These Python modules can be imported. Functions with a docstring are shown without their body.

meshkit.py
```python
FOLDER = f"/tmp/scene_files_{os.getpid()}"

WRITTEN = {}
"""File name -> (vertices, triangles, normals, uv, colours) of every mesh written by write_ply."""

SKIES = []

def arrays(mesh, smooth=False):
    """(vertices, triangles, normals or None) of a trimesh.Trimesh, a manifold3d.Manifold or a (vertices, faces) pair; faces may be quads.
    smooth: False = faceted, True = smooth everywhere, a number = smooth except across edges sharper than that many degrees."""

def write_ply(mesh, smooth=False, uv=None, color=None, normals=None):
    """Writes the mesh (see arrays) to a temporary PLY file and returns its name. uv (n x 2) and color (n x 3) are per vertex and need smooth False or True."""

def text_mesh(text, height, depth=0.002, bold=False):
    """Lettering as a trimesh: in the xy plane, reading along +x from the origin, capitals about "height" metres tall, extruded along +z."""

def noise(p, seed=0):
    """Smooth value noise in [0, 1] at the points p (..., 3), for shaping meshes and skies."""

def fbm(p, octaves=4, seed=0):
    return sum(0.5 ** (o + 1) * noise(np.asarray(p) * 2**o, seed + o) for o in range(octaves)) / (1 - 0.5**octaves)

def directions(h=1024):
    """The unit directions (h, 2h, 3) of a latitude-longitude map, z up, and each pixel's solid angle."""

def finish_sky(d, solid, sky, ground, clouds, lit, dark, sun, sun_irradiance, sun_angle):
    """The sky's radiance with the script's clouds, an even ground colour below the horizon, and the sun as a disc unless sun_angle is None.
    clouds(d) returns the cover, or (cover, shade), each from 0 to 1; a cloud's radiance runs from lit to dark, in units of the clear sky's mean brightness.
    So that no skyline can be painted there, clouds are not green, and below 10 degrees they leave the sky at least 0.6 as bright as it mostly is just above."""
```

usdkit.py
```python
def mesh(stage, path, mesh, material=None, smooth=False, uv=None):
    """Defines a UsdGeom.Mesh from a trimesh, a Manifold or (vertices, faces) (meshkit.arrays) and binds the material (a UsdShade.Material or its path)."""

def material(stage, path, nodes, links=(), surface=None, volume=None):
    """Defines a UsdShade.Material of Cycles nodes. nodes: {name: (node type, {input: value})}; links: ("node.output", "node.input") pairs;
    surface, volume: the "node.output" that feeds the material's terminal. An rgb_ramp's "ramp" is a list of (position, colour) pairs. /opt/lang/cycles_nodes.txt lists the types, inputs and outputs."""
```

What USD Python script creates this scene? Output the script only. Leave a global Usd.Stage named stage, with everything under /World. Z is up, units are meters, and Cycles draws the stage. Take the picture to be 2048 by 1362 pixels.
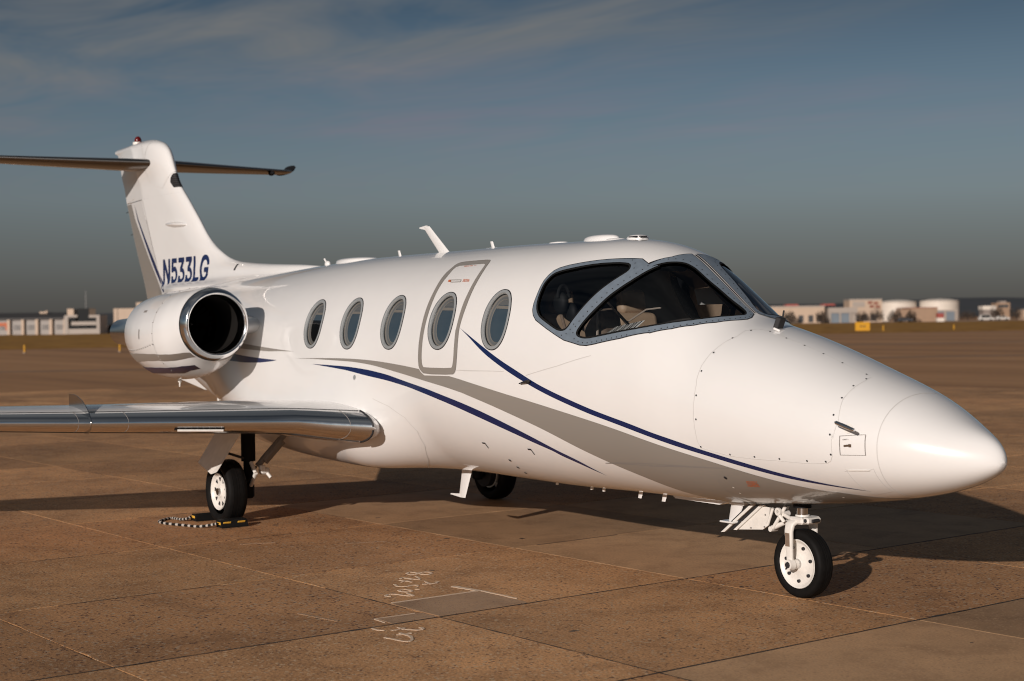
import math, json, random
import numpy as np, trimesh, usdkit, meshkit
from scipy.interpolate import CubicSpline, PchipInterpolator
from scipy.spatial import Delaunay
from shapely.geometry import Polygon, LineString, MultiPolygon, Point, box as sbox
from shapely import affinity, contains_xy
from shapely.ops import unary_union
from pxr import Usd, UsdGeom, UsdLux, UsdShade, Gf, Sdf, Vt
random.seed(7); np.random.seed(7)
stage = Usd.Stage.CreateInMemory()
UsdGeom.SetStageUpAxis(stage, 'Z'); UsdGeom.SetStageMetersPerUnit(stage, 1.0)
UsdGeom.Xform.Define(stage, '/World'); UsdGeom.Scope.Define(stage, '/World/Looks')
# ------------------------------------------------------------------ camera, sky, sun, exposure
EXPOSURE = -0.42

SKY_STRENGTH, SUN_INTENSITY, SUN_COLOR = 0.05, 1.25, (1.0, 0.90, 0.83)
SUN_AZ, SUN_EL = math.radians(-60.0), math.radians(16.5)
CAM = np.array([7.1535, -6.9477, 1.788]); YAW, PITCH, ROLL, FPX = 2.556781, -0.012165, -0.013689, 3066.79
fw = np.array([math.cos(YAW) * math.cos(PITCH), math.sin(YAW) * math.cos(PITCH), math.sin(PITCH)])
rt = np.array([math.sin(YAW), -math.cos(YAW), 0.0]); up = np.cross(rt, fw)
rt, up = rt * math.cos(ROLL) + up * math.sin(ROLL), -rt * math.sin(ROLL) + up * math.cos(ROLL)
cam = UsdGeom.Camera.Define(stage, '/World/camera')
cam.AddTransformOp().Set(Gf.Matrix4d(*rt, 0, *up, 0, *(-fw), 0, *CAM, 1))
cam.CreateHorizontalApertureAttr(36.0); cam.CreateVerticalApertureAttr(36.0 * 681 / 1024)
cam.CreateFocalLengthAttr(FPX / 2048 * 36.0); cam.CreateClippingRangeAttr(Gf.Vec2f(0.1, 20000))
cam.CreateFStopAttr(2.4); cam.CreateFocusDistanceAttr(10.4); cam.CreateExposureAttr(EXPOSURE)
sun_dir = np.array([math.cos(SUN_AZ) * math.cos(SUN_EL), math.sin(SUN_AZ) * math.cos(SUN_EL), math.sin(SUN_EL)])
sun = UsdLux.DistantLight.Define(stage, '/World/sun')
sun.CreateIntensityAttr(SUN_INTENSITY); sun.CreateAngleAttr(0.5); sun.CreateNormalizeAttr(True); sun.CreateColorAttr(Gf.Vec3f(*SUN_COLOR))
zx = sun_dir; xx = np.cross([0, 0, 1.0], zx); xx /= np.linalg.norm(xx); yx = np.cross(zx, xx)
sun.AddTransformOp().Set(Gf.Matrix4d(*xx, 0, *yx, 0, *zx, 0, 0, 0, 50, 1))
sky = UsdLux.DomeLight.Define(stage, '/World/sky'); sky.CreateIntensityAttr(1.0)
sky.GetPrim().SetCustomDataByKey('kind', 'structure')
skym = usdkit.material(stage, '/World/Looks/sky', {
    'st': ('sky_texture', {'sky_type': 'single_scattering', 'sun_disc': False, 'sun_elevation': SUN_EL, 'sun_rotation': math.atan2(sun_dir[0], sun_dir[1]), 'altitude': 200.0, 'air_density': 1.0, 'aerosol_density': 0.7, 'ozone_density': 2.0}),
    'tc': ('texture_coordinate', {}), 'sx': ('separate_xyz', {}),
    'sat': ('hsv', {'saturation': 0.62, 'fac': 1.0}), 'tint': ('mix', {'mix_type': 'multiply', 'fac': 1.0, 'color2': (0.72, 0.82, 0.84)}),
    # thin cirrus: noise over a plane high above, stretched along one direction
    'zc': ('math', {'math_type': 'maximum', 'value2': 0.06}), 'px': ('math', {'math_type': 'divide'}), 'py': ('math', {'math_type': 'divide'}),
    'cv': ('combine_xyz', {}), 'mp': ('mapping', {'rotation': (0, 0, 0.3), 'scale': (0.75, 1.7, 1.0)}),
    'n1': ('noise_texture', {'scale': 0.9, 'detail': 7.0, 'roughness': 0.58, 'distortion': 0.7}),
    'n2': ('noise_texture', {'scale': 0.30, 'detail': 3.0, 'roughness': 0.5}),
    'r1': ('map_range', {'from_min': 0.36, 'from_max': 0.68, 'clamp': True}), 'r2': ('map_range', {'from_min': 0.38, 'from_max': 0.54, 'clamp': True}),
    'cf': ('math', {'math_type': 'multiply'}), 'cfs': ('math', {'math_type': 'multiply', 'value2': 0.8}),
    'cz': ('map_range', {'from_min': 0.065, 'from_max': 0.125, 'clamp': True, 'range_type': 'smoothstep'}), 'cl2': ('math', {'math_type': 'multiply'}), 'cloud': ('mix', {'mix_type': 'lighten', 'color2': (4.7, 4.75, 4.75)}),
    # the air pales low down and deepens upwards
    'gr': ('rgb_ramp', {'ramp': [(0.0, (1.05, 0.96, 1.02)), (0.035, (1.35, 1.26, 1.36)), (0.08, (1.52, 1.45, 1.54)), (0.13, (1.02, 1.06, 1.16)), (0.20, (0.56, 0.66, 0.78)), (0.40, (0.50, 0.57, 0.67)), (1.0, (0.36, 0.42, 0.50))]}), 'grad': ('mix', {'mix_type': 'multiply', 'fac': 1.0}),
    # smoggy band of air low over the horizon, the same all round
    'hz': ('map_range', {'from_min': 0.0, 'from_max': 0.17, 'to_min': 0.70, 'to_max': 0.0, 'clamp': True, 'range_type': 'smoothstep'}),
    'haze': ('mix', {'color2': (1.15, 1.08, 1.0)}),
    'bg': ('background_shader', {'strength': SKY_STRENGTH})},
    [('st.color', 'sat.color'), ('sat.color', 'tint.color1'), ('tc.generated', 'sx.vector'), ('sx.z', 'zc.value1'), ('sx.x', 'px.value1'), ('zc.value', 'px.value2'), ('sx.y', 'py.value1'), ('zc.value', 'py.value2'),
     ('px.value', 'cv.x'), ('py.value', 'cv.y'), ('cv.vector', 'mp.vector'), ('mp.vector', 'n1.vector'), ('cv.vector', 'n2.vector'), ('n1.fac', 'r1.value'), ('n2.fac', 'r2.value'),
     ('r1.result', 'cf.value1'), ('r2.result', 'cf.value2'), ('cf.value', 'cfs.value1'), ('cfs.value', 'cl2.value1'), ('sx.z', 'cz.value'), ('cz.result', 'cl2.value2'), ('cl2.value', 'cloud.fac'), ('grad.color', 'cloud.color1'),
     ('sx.z', 'hz.value'), ('hz.result', 'haze.fac'), ('tint.color', 'haze.color1'), ('sx.z', 'gr.fac'), ('haze.color', 'grad.color1'), ('gr.color', 'grad.color2'), ('cloud.color', 'bg.color')], surface='bg.background')
UsdShade.MaterialBindingAPI.Apply(sky.GetPrim()).Bind(skym)

# ------------------------------------------------------------------ helpers
_used = {}
def path_for(name, parent=None):
    base = (str(parent.GetPath()) if parent is not None else '/World') + '/' + name
    k = _used.get(base, 0); _used[base] = k + 1
    return base if k == 0 else f'{base}_{k:03d}'
def tag(p, label=None, cat=None, group=None, kind=None):
    for k, x in (('label', label), ('category', cat), ('group', group), ('kind', kind)):
        if x: p.SetCustomDataByKey(k, x)
    return p
def empty(name, parent=None, loc=None, label=None, cat=None, group=None, kind=None, rz=0):
    x = UsdGeom.Xform.Define(stage, path_for(name, parent))
    if loc is not None: x.AddTranslateOp().Set(Gf.Vec3d(*map(float, loc)))
    if rz: x.AddRotateZOp().Set(math.degrees(rz))
    return tag(x.GetPrim(), label, cat, group, kind)
def obj(name, mesh, m, parent=None, smooth=30, normals=None, label=None, cat=None, group=None, kind=None):
    if isinstance(mesh, list): mesh = trimesh.util.concatenate([q if isinstance(q, trimesh.Trimesh) else trimesh.Trimesh(*q, process=False) for q in mesh])
    if normals is not None: smooth = False
    if isinstance(mesh, tuple) and np.shape(mesh[1])[1] == 4 and smooth is False: pass
    g = usdkit.mesh(stage, path_for(name, parent), mesh, m, smooth=smooth)
    if normals is not None:
        g.CreateNormalsAttr(Vt.Vec3fArray.FromNumpy(np.asarray(normals, np.float32))); g.SetNormalsInterpolation('vertex')
    return tag(g.GetPrim(), label, cat, group, kind)
def bx(cx, cy, cz, sx, sy, sz, rot=None, ch=0.0):
    if ch > 0:
        a = np.array([sx, sy, sz]) / 2; pts = []
        for s in np.ndindex(2, 2, 2):
            q = (np.array(s) * 2 - 1) * a
            for k in range(3):
                r = q.copy(); 
                for j in range(3):
                    if j != k: r[j] -= np.sign(r[j]) * ch
                pts.append(r)
        m = trimesh.Trimesh(pts).convex_hull
    else: m = trimesh.creation.box([sx, sy, sz])
    if rot is not None: m.apply_transform(trimesh.transformations.euler_matrix(*rot))
    m.apply_translation([cx, cy, cz]); return m
def tube(a, b, r, r2=None, sides=12):
    a, b = np.array(a, float), np.array(b, float); r2 = r if r2 is None else r2
    d = b - a; L = np.linalg.norm(d); d /= L
    u = np.cross(d, [0, 0, 1.0] if abs(d[2]) < .9 else [1.0, 0, 0]); u /= np.linalg.norm(u); w = np.cross(d, u)
    t = np.arange(sides) / sides * 2 * np.pi; ring = np.cos(t)[:, None] * u + np.sin(t)[:, None] * w
    V = np.vstack([a + ring * r, b + ring * r2, [a], [b]]); F = []
    for i in range(sides):
        j = (i + 1) % sides; F += [[i, j, sides + j], [i, sides + j, sides + i], [2 * sides, j, i], [2 * sides + 1, sides + i, sides + j]]
    return trimesh.Trimesh(V, F, process=False)
def path_tube(P, r, sides=8):
    P = np.asarray(P, float); R = np.broadcast_to(r, (len(P),)); t = np.gradient(P, axis=0); t /= np.linalg.norm(t, axis=1, keepdims=True)
    ref = np.array([0, 0, 1.0]) if abs(t[:, 2]).mean() < .8 else np.array([1.0, 0, 0])
    u = np.cross(t, ref); u /= np.linalg.norm(u, axis=1, keepdims=True); w = np.cross(t, u); a = np.arange(sides) / sides * 2 * np.pi
    rings = P[:, None] + R[:, None, None] * (np.cos(a)[None, :, None] * u[:, None] + np.sin(a)[None, :, None] * w[:, None])
    return loft(rings, caps=True)
def loft(rings, closed=True, caps=False):
    rings = np.asarray(rings, float); n, m = rings.shape[:2]; F = []
    for i in range(n - 1):
        for j in range(m if closed else m - 1):
            k = (j + 1) % m; a, b, c_, d = i * m + j, i * m + k, (i + 1) * m + k, (i + 1) * m + j
            F += [[a, b, c_], [a, c_, d]]
    V = rings.reshape(-1, 3)
    if caps:
        V = np.vstack([V, rings[0].mean(0), rings[-1].mean(0)]); q = n * m
        for j in range(m):
            k = (j + 1) % m; F += [[q, k, j], [q + 1, (n - 1) * m + j, (n - 1) * m + k]]
    t = trimesh.Trimesh(V, F, process=False)
    if closed and caps and t.volume < 0: t.invert()
    return t
def revolve(profile, axis_o, axis_d, n=48, a0=0, a1=2 * np.pi):
    # profile: (s, r) pairs along the axis direction
    d = np.array(axis_d, float); d /= np.linalg.norm(d); o = np.array(axis_o, float)
    u = np.cross(d, [0, 0, 1.0] if abs(d[2]) < .9 else [1.0, 0, 0]); u /= np.linalg.norm(u); w = np.cross(d, u)
    a = np.linspace(a0, a1, n, endpoint=False); c_ = np.cos(a)[:, None] * u + np.sin(a)[:, None] * w
    return loft(np.array([o + d * s + c_ * r for s, r in profile]))
def rbox(cx, cy, cz, sx, sy, sz, r, rot=None):
    s_ = trimesh.creation.icosphere(2, r).vertices; h = np.array([sx, sy, sz]) / 2 - r
    m = trimesh.Trimesh(np.vstack([s_ + (np.array(q) * 2 - 1) * h for q in np.ndindex(2, 2, 2)])).convex_hull
    if rot is not None: m.apply_transform(trimesh.transformations.euler_matrix(*rot))
    m.apply_translation([cx, cy, cz]); return m
def prism(poly2d, o, ex, ey, ez, depth):
    m = trimesh.creation.extrude_polygon(poly2d if isinstance(poly2d, Polygon) else Polygon(poly2d), depth, engine='earcut')
    T = np.eye(4); T[:3, 0], T[:3, 1], T[:3, 2], T[:3, 3] = ex, ey, ez, o
    m.apply_transform(T); return m
# ------------------------------------------------------------------ materials
def mat(name, color, rough=0.5, metal=0.0, spec=0.5, coat=0.0, var=0.0, vscale=8.0, bump=0.0, bscale=40.0, rvar=0.0, emit=None, extra=None):
    n = {'p': ('principled_bsdf', {'base_color': color, 'roughness': rough, 'metallic': metal, 'specular_ior_level': spec, 'coat_weight': coat, 'coat_roughness': 0.03})}
    l = []
    if var or rvar:
        n['tc'] = ('texture_coordinate', {}); n['nz'] = ('noise_texture', {'scale': vscale, 'detail': 5.0, 'roughness': 0.6}); l.append(('tc.object', 'nz.vector'))
    if var:
        lo = tuple(max(0, c_ * (1 - var)) for c_ in color); hi = tuple(c_ * (1 + var) for c_ in color)
        n['rp'] = ('rgb_ramp', {'ramp': [(0.3, lo), (0.7, hi)]}); l += [('nz.fac', 'rp.fac'), ('rp.color', 'p.base_color')]
    if rvar:
        n['rr'] = ('map_range', {'from_min': 0.3, 'from_max': 0.7, 'to_min': max(0.02, rough - rvar), 'to_max': rough + rvar}); l += [('nz.fac', 'rr.value'), ('rr.result', 'p.roughness')]
    if bump:
        n['tb'] = ('texture_coordinate', {}); n['bn'] = ('noise_texture', {'scale': bscale, 'detail': 4.0}); n['bp'] = ('bump', {'strength': bump, 'distance': 0.02})
        l += [('tb.object', 'bn.vector'), ('bn.fac', 'bp.height'), ('bp.normal', 'p.normal')]
    return usdkit.material(stage, '/World/Looks/' + name, n, l, surface='p.BSDF')
M = {}
M['white'] = mat('white_paint', (0.80, 0.79, 0.775), 0.25, coat=1.0, var=0.015, vscale=2.5)
M['white_dull'] = mat('white_gear_paint', (0.76, 0.73, 0.68), 0.4, var=0.06, vscale=18)
M['cap_white'] = mat('fairing_white', (0.78, 0.77, 0.75), 0.3, coat=0.3)
M['blue'] = mat('navy_paint', (0.005, 0.016, 0.080), 0.25, coat=0.25)
M['grey'] = mat('grey_paint', (0.255, 0.235, 0.21), 0.3, coat=0.5)
M['frame'] = mat('window_frame_metal', (0.19, 0.235, 0.285), 0.38, 0.25, var=0.10, vscale=22)
M['ring'] = mat('window_ring_metal', (0.36, 0.38, 0.385), 0.4, 0.3)
M['chrome'] = mat('polished_aluminium', (0.80, 0.80, 0.80), 0.13, 1.0, rvar=0.04, vscale=5)
M['chrome_dim'] = mat('brushed_aluminium', (0.62, 0.62, 0.62), 0.16, 1.0)
M['dark_metal'] = mat('dull_metal_skin', (0.20, 0.19, 0.18), 0.22, 1.0)
M['duct'] = mat('duct_black', (0.012, 0.011, 0.010), 0.8, spec=0.1)
M['steel'] = mat('steel_strut', (0.7, 0.7, 0.7), 0.12, 1.0)
M['black'] = mat('black_rubber', (0.006, 0.006, 0.006), 0.65, spec=0.25)
M['tyre'] = mat('tyre_rubber', (0.007, 0.0065, 0.0062), 0.65, spec=0.12, var=0.3, vscale=12)
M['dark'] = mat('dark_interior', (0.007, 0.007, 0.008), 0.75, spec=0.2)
M['seam'] = mat('seam_line', (0.22, 0.20, 0.185), 0.6)
M['seam_light'] = mat('seam_line_light', (0.60, 0.585, 0.565), 0.5)
M['seam_mid'] = mat('seam_line_mid', (0.42, 0.40, 0.38), 0.5)
M['brown_trim'] = mat('lit_headliner', (0.50, 0.36, 0.25), 0.6)
M['seam_dark'] = mat('seam_sealant', (0.02, 0.02, 0.022), 0.6)
M['beige'] = mat('beige_leather', (0.46, 0.32, 0.21), 0.55, var=0.1, vscale=14, bump=0.05)
M['beige_dim'] = mat('beige_trim', (0.36, 0.29, 0.235), 0.6)
M['lining'] = mat('cockpit_lining', (0.075, 0.065, 0.058), 0.7)
M['brown_cloth'] = mat('brown_cloth', (0.20, 0.14, 0.10), 0.85, var=0.2, vscale=40)
M['shade'] = mat('window_shade', (0.085, 0.115, 0.14), 0.35)
M['red'] = mat('red_lens', (0.11, 0.006, 0.006), 0.25)
M['orange_ink'] = mat('orange_ink', (0.52, 0.13, 0.04), 0.6)
M['yellow'] = mat('yellow_reflector', (0.75, 0.42, 0.05), 0.45)
M['rope_white'] = mat('rope_white', (0.45, 0.42, 0.38), 0.8)
M['paper'] = mat('white_paper', (0.72, 0.70, 0.66), 0.7)
M['visor'] = mat('white_sunshade', (0.62, 0.60, 0.57), 0.7)
def glass(name, tint, gmix=0.0):
    return usdkit.material(stage, '/World/Looks/' + name, {
        't': ('transparent_bsdf', {'color': tint}), 'g': ('glossy_bsdf', {'color': (1, 1, 1), 'roughness': 0.02}), 'f': ('fresnel', {'IOR': 1.65}), 'm': ('mix_closure', {})},
        [('f.fac', 'm.fac'), ('t.BSDF', 'm.closure1'), ('g.BSDF', 'm.closure2')], surface='m.closure')
M['glass'] = glass('cockpit_glass', (0.78, 0.81, 0.83)); M['glass_cabin'] = glass('cabin_glass', (0.70, 0.75, 0.78))
def concrete(name, base, speck, light, scale, speck_amt, rough=0.8, bumpd=0.004):
    n = {'g': ('geometry', {}), 'oi': ('object_info', {}),
         'big': ('noise_texture', {'scale': 0.35, 'detail': 5.0, 'roughness': 0.6}), 'mid': ('noise_texture', {'scale': 2.2, 'detail': 6.0, 'roughness': 0.65, 'distortion': 0.4}),
         'fine': ('noise_texture', {'scale': scale, 'detail': 3.0, 'roughness': 0.6}), 'vo': ('voronoi_texture', {'scale': scale * 1.1, 'randomness': 1.0}),
         'rb': ('rgb_ramp', {'ramp': [(0.3, tuple(b * 0.70 for b in base)), (0.7, tuple(b * 1.26 for b in base))]}),
         'rm': ('rgb_ramp', {'ramp': [(0.3, (0.70, 0.67, 0.64)), (0.5, (1.0, 1.0, 1.0)), (0.72, (1.16, 1.15, 1.14))]}),
         'mm': ('mix', {'mix_type': 'multiply', 'fac': 1.0}),
         'rf': ('rgb_ramp', {'ramp': [(0.36, tuple(1 - speck_amt for _ in range(3))), (0.5, (1, 1, 1)), (0.66, tuple(1 + speck_amt * 0.7 for _ in range(3)))]}),
         'mf': ('mix', {'mix_type': 'multiply', 'fac': 1.0}),
         'sep': ('separate_color', {}), 'gt': ('map_range', {'from_min': 0.90, 'from_max': 0.94, 'clamp': True}), 'ms': ('mix', {'color2': light}),
         'lt': ('map_range', {'from_min': 0.075, 'from_max': 0.04, 'clamp': True}), 'md': ('mix', {'color2': speck}),
         'orr': ('map_range', {'from_min': 0.0, 'from_max': 1.0, 'to_min': 0.84, 'to_max': 1.20}), 'mo': ('mix', {'mix_type': 'multiply', 'fac': 1.0}), 'co': ('combine_color', {}),
         'bp': ('bump', {'strength': 0.55, 'distance': bumpd}), 'p': ('principled_bsdf', {'roughness': rough, 'specular_ior_level': 0.35})}
    l = [('g.position', 'big.vector'), ('g.position', 'mid.vector'), ('g.position', 'fine.vector'), ('g.position', 'vo.vector'), ('big.fac', 'rb.fac'), ('mid.fac', 'rm.fac'),
         ('rb.color', 'mm.color1'), ('rm.color', 'mm.color2'), ('fine.fac', 'rf.fac'), ('mm.color', 'mf.color1'), ('rf.color', 'mf.color2'),
         ('vo.color', 'sep.color'), ('sep.r', 'gt.value'), ('gt.result', 'ms.fac'), ('mf.color', 'ms.color1'), ('sep.g', 'lt.value'), ('lt.result', 'md.fac'), ('ms.color', 'md.color1'),
         ('oi.random', 'orr.value'), ('orr.result', 'co.r'), ('orr.result', 'co.g'), ('orr.result', 'co.b'), ('md.color', 'mo.color1'), ('co.color', 'mo.color2'), ('mo.color', 'p.base_color'),
         ('fine.fac', 'bp.height'), ('bp.normal', 'p.normal')]
    return usdkit.material(stage, '/World/Looks/' + name, n, l, surface='p.BSDF')
CB = (0.49, 0.26, 0.115)
M['conc_a'] = concrete('exposed_aggregate', CB, (0.16, 0.085, 0.045), (0.52, 0.36, 0.22), 66.0, 0.36)
M['conc_b'] = concrete('exposed_aggregate_worn', (0.46, 0.238, 0.104), (0.09, 0.04, 0.025), (0.44, 0.31, 0.2), 58.0, 0.32)
M['conc_s'] = concrete('trowelled_slab', (0.40, 0.24, 0.125), (0.34, 0.20, 0.105), (0.43, 0.27, 0.15), 70.0, 0.16, 0.75, 0.002)
M['patch'] = concrete('repair_mortar', (0.40, 0.25, 0.145), (0.18, 0.10, 0.07), (0.36, 0.27, 0.2), 160.0, 0.16, 0.85, 0.0015)
M['joint'] = mat('joint_filler', (0.030, 0.020, 0.014), 0.9, var=0.3, vscale=20)
M['chalk'] = mat('chalk', (0.62, 0.47, 0.34), 0.95, var=0.18, vscale=60)
# fuselage stations: crown, keel, half width, height of the widest point, section exponents
KX=[1.585, 1.5, 1.3, 1.0, 0.6, 0.2, -0.2, -0.4, -0.6, -0.8, -1.0, -1.25, -1.5, -2.1, -3.0, -4.0, -5.5, -7.0, -8.5, -10.0, -11.6]
ZT,ZB,WW,ZC,NU,NL=[0.9689, 1.0996, 1.2001, 1.3485, 1.4945, 1.6325, 1.7465, 1.8114, 1.9449, 2.0913, 2.2235, 2.3197, 2.3659, 2.3911, 2.4037, 2.4032, 2.4014, 2.3605, 2.3150, 2.2400, 2.0600],[0.9689, 0.8837, 0.7996, 0.7248, 0.6646, 0.6178, 0.5853, 0.5696, 0.5601, 0.5567, 0.554, 0.5509, 0.5473, 0.5339, 0.5356, 0.5383, 0.5547, 0.6379, 0.8523, 1.2451, 1.6945],[0.0, 0.112, 0.2667, 0.4157, 0.5153, 0.5742, 0.6184, 0.6396, 0.6637, 0.6879, 0.7056, 0.7285, 0.7504, 0.7952, 0.8411, 0.8427, 0.8426, 0.7727, 0.6399, 0.4478, 0.2421],[0.9689, 0.9724, 1.0068, 1.041, 1.0865, 1.1354, 1.1905, 1.2212, 1.2561, 1.291, 1.3186, 1.347, 1.3666, 1.392, 1.4121, 1.4365, 1.4737, 1.5332, 1.63, 1.7647, 1.9108],[2.0013, 2.0411, 2.0356, 2.0356, 2.2441, 2.1722, 2.0877, 2.0003],[2.0018, 2.174, 2.1028, 2.198, 2.1931, 2.1848, 2.3161, 1.9961]
NE=[1.585, 0.9, 0.0, -1.0, -2.1, -4.0, -7.0, -11.6]
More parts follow.
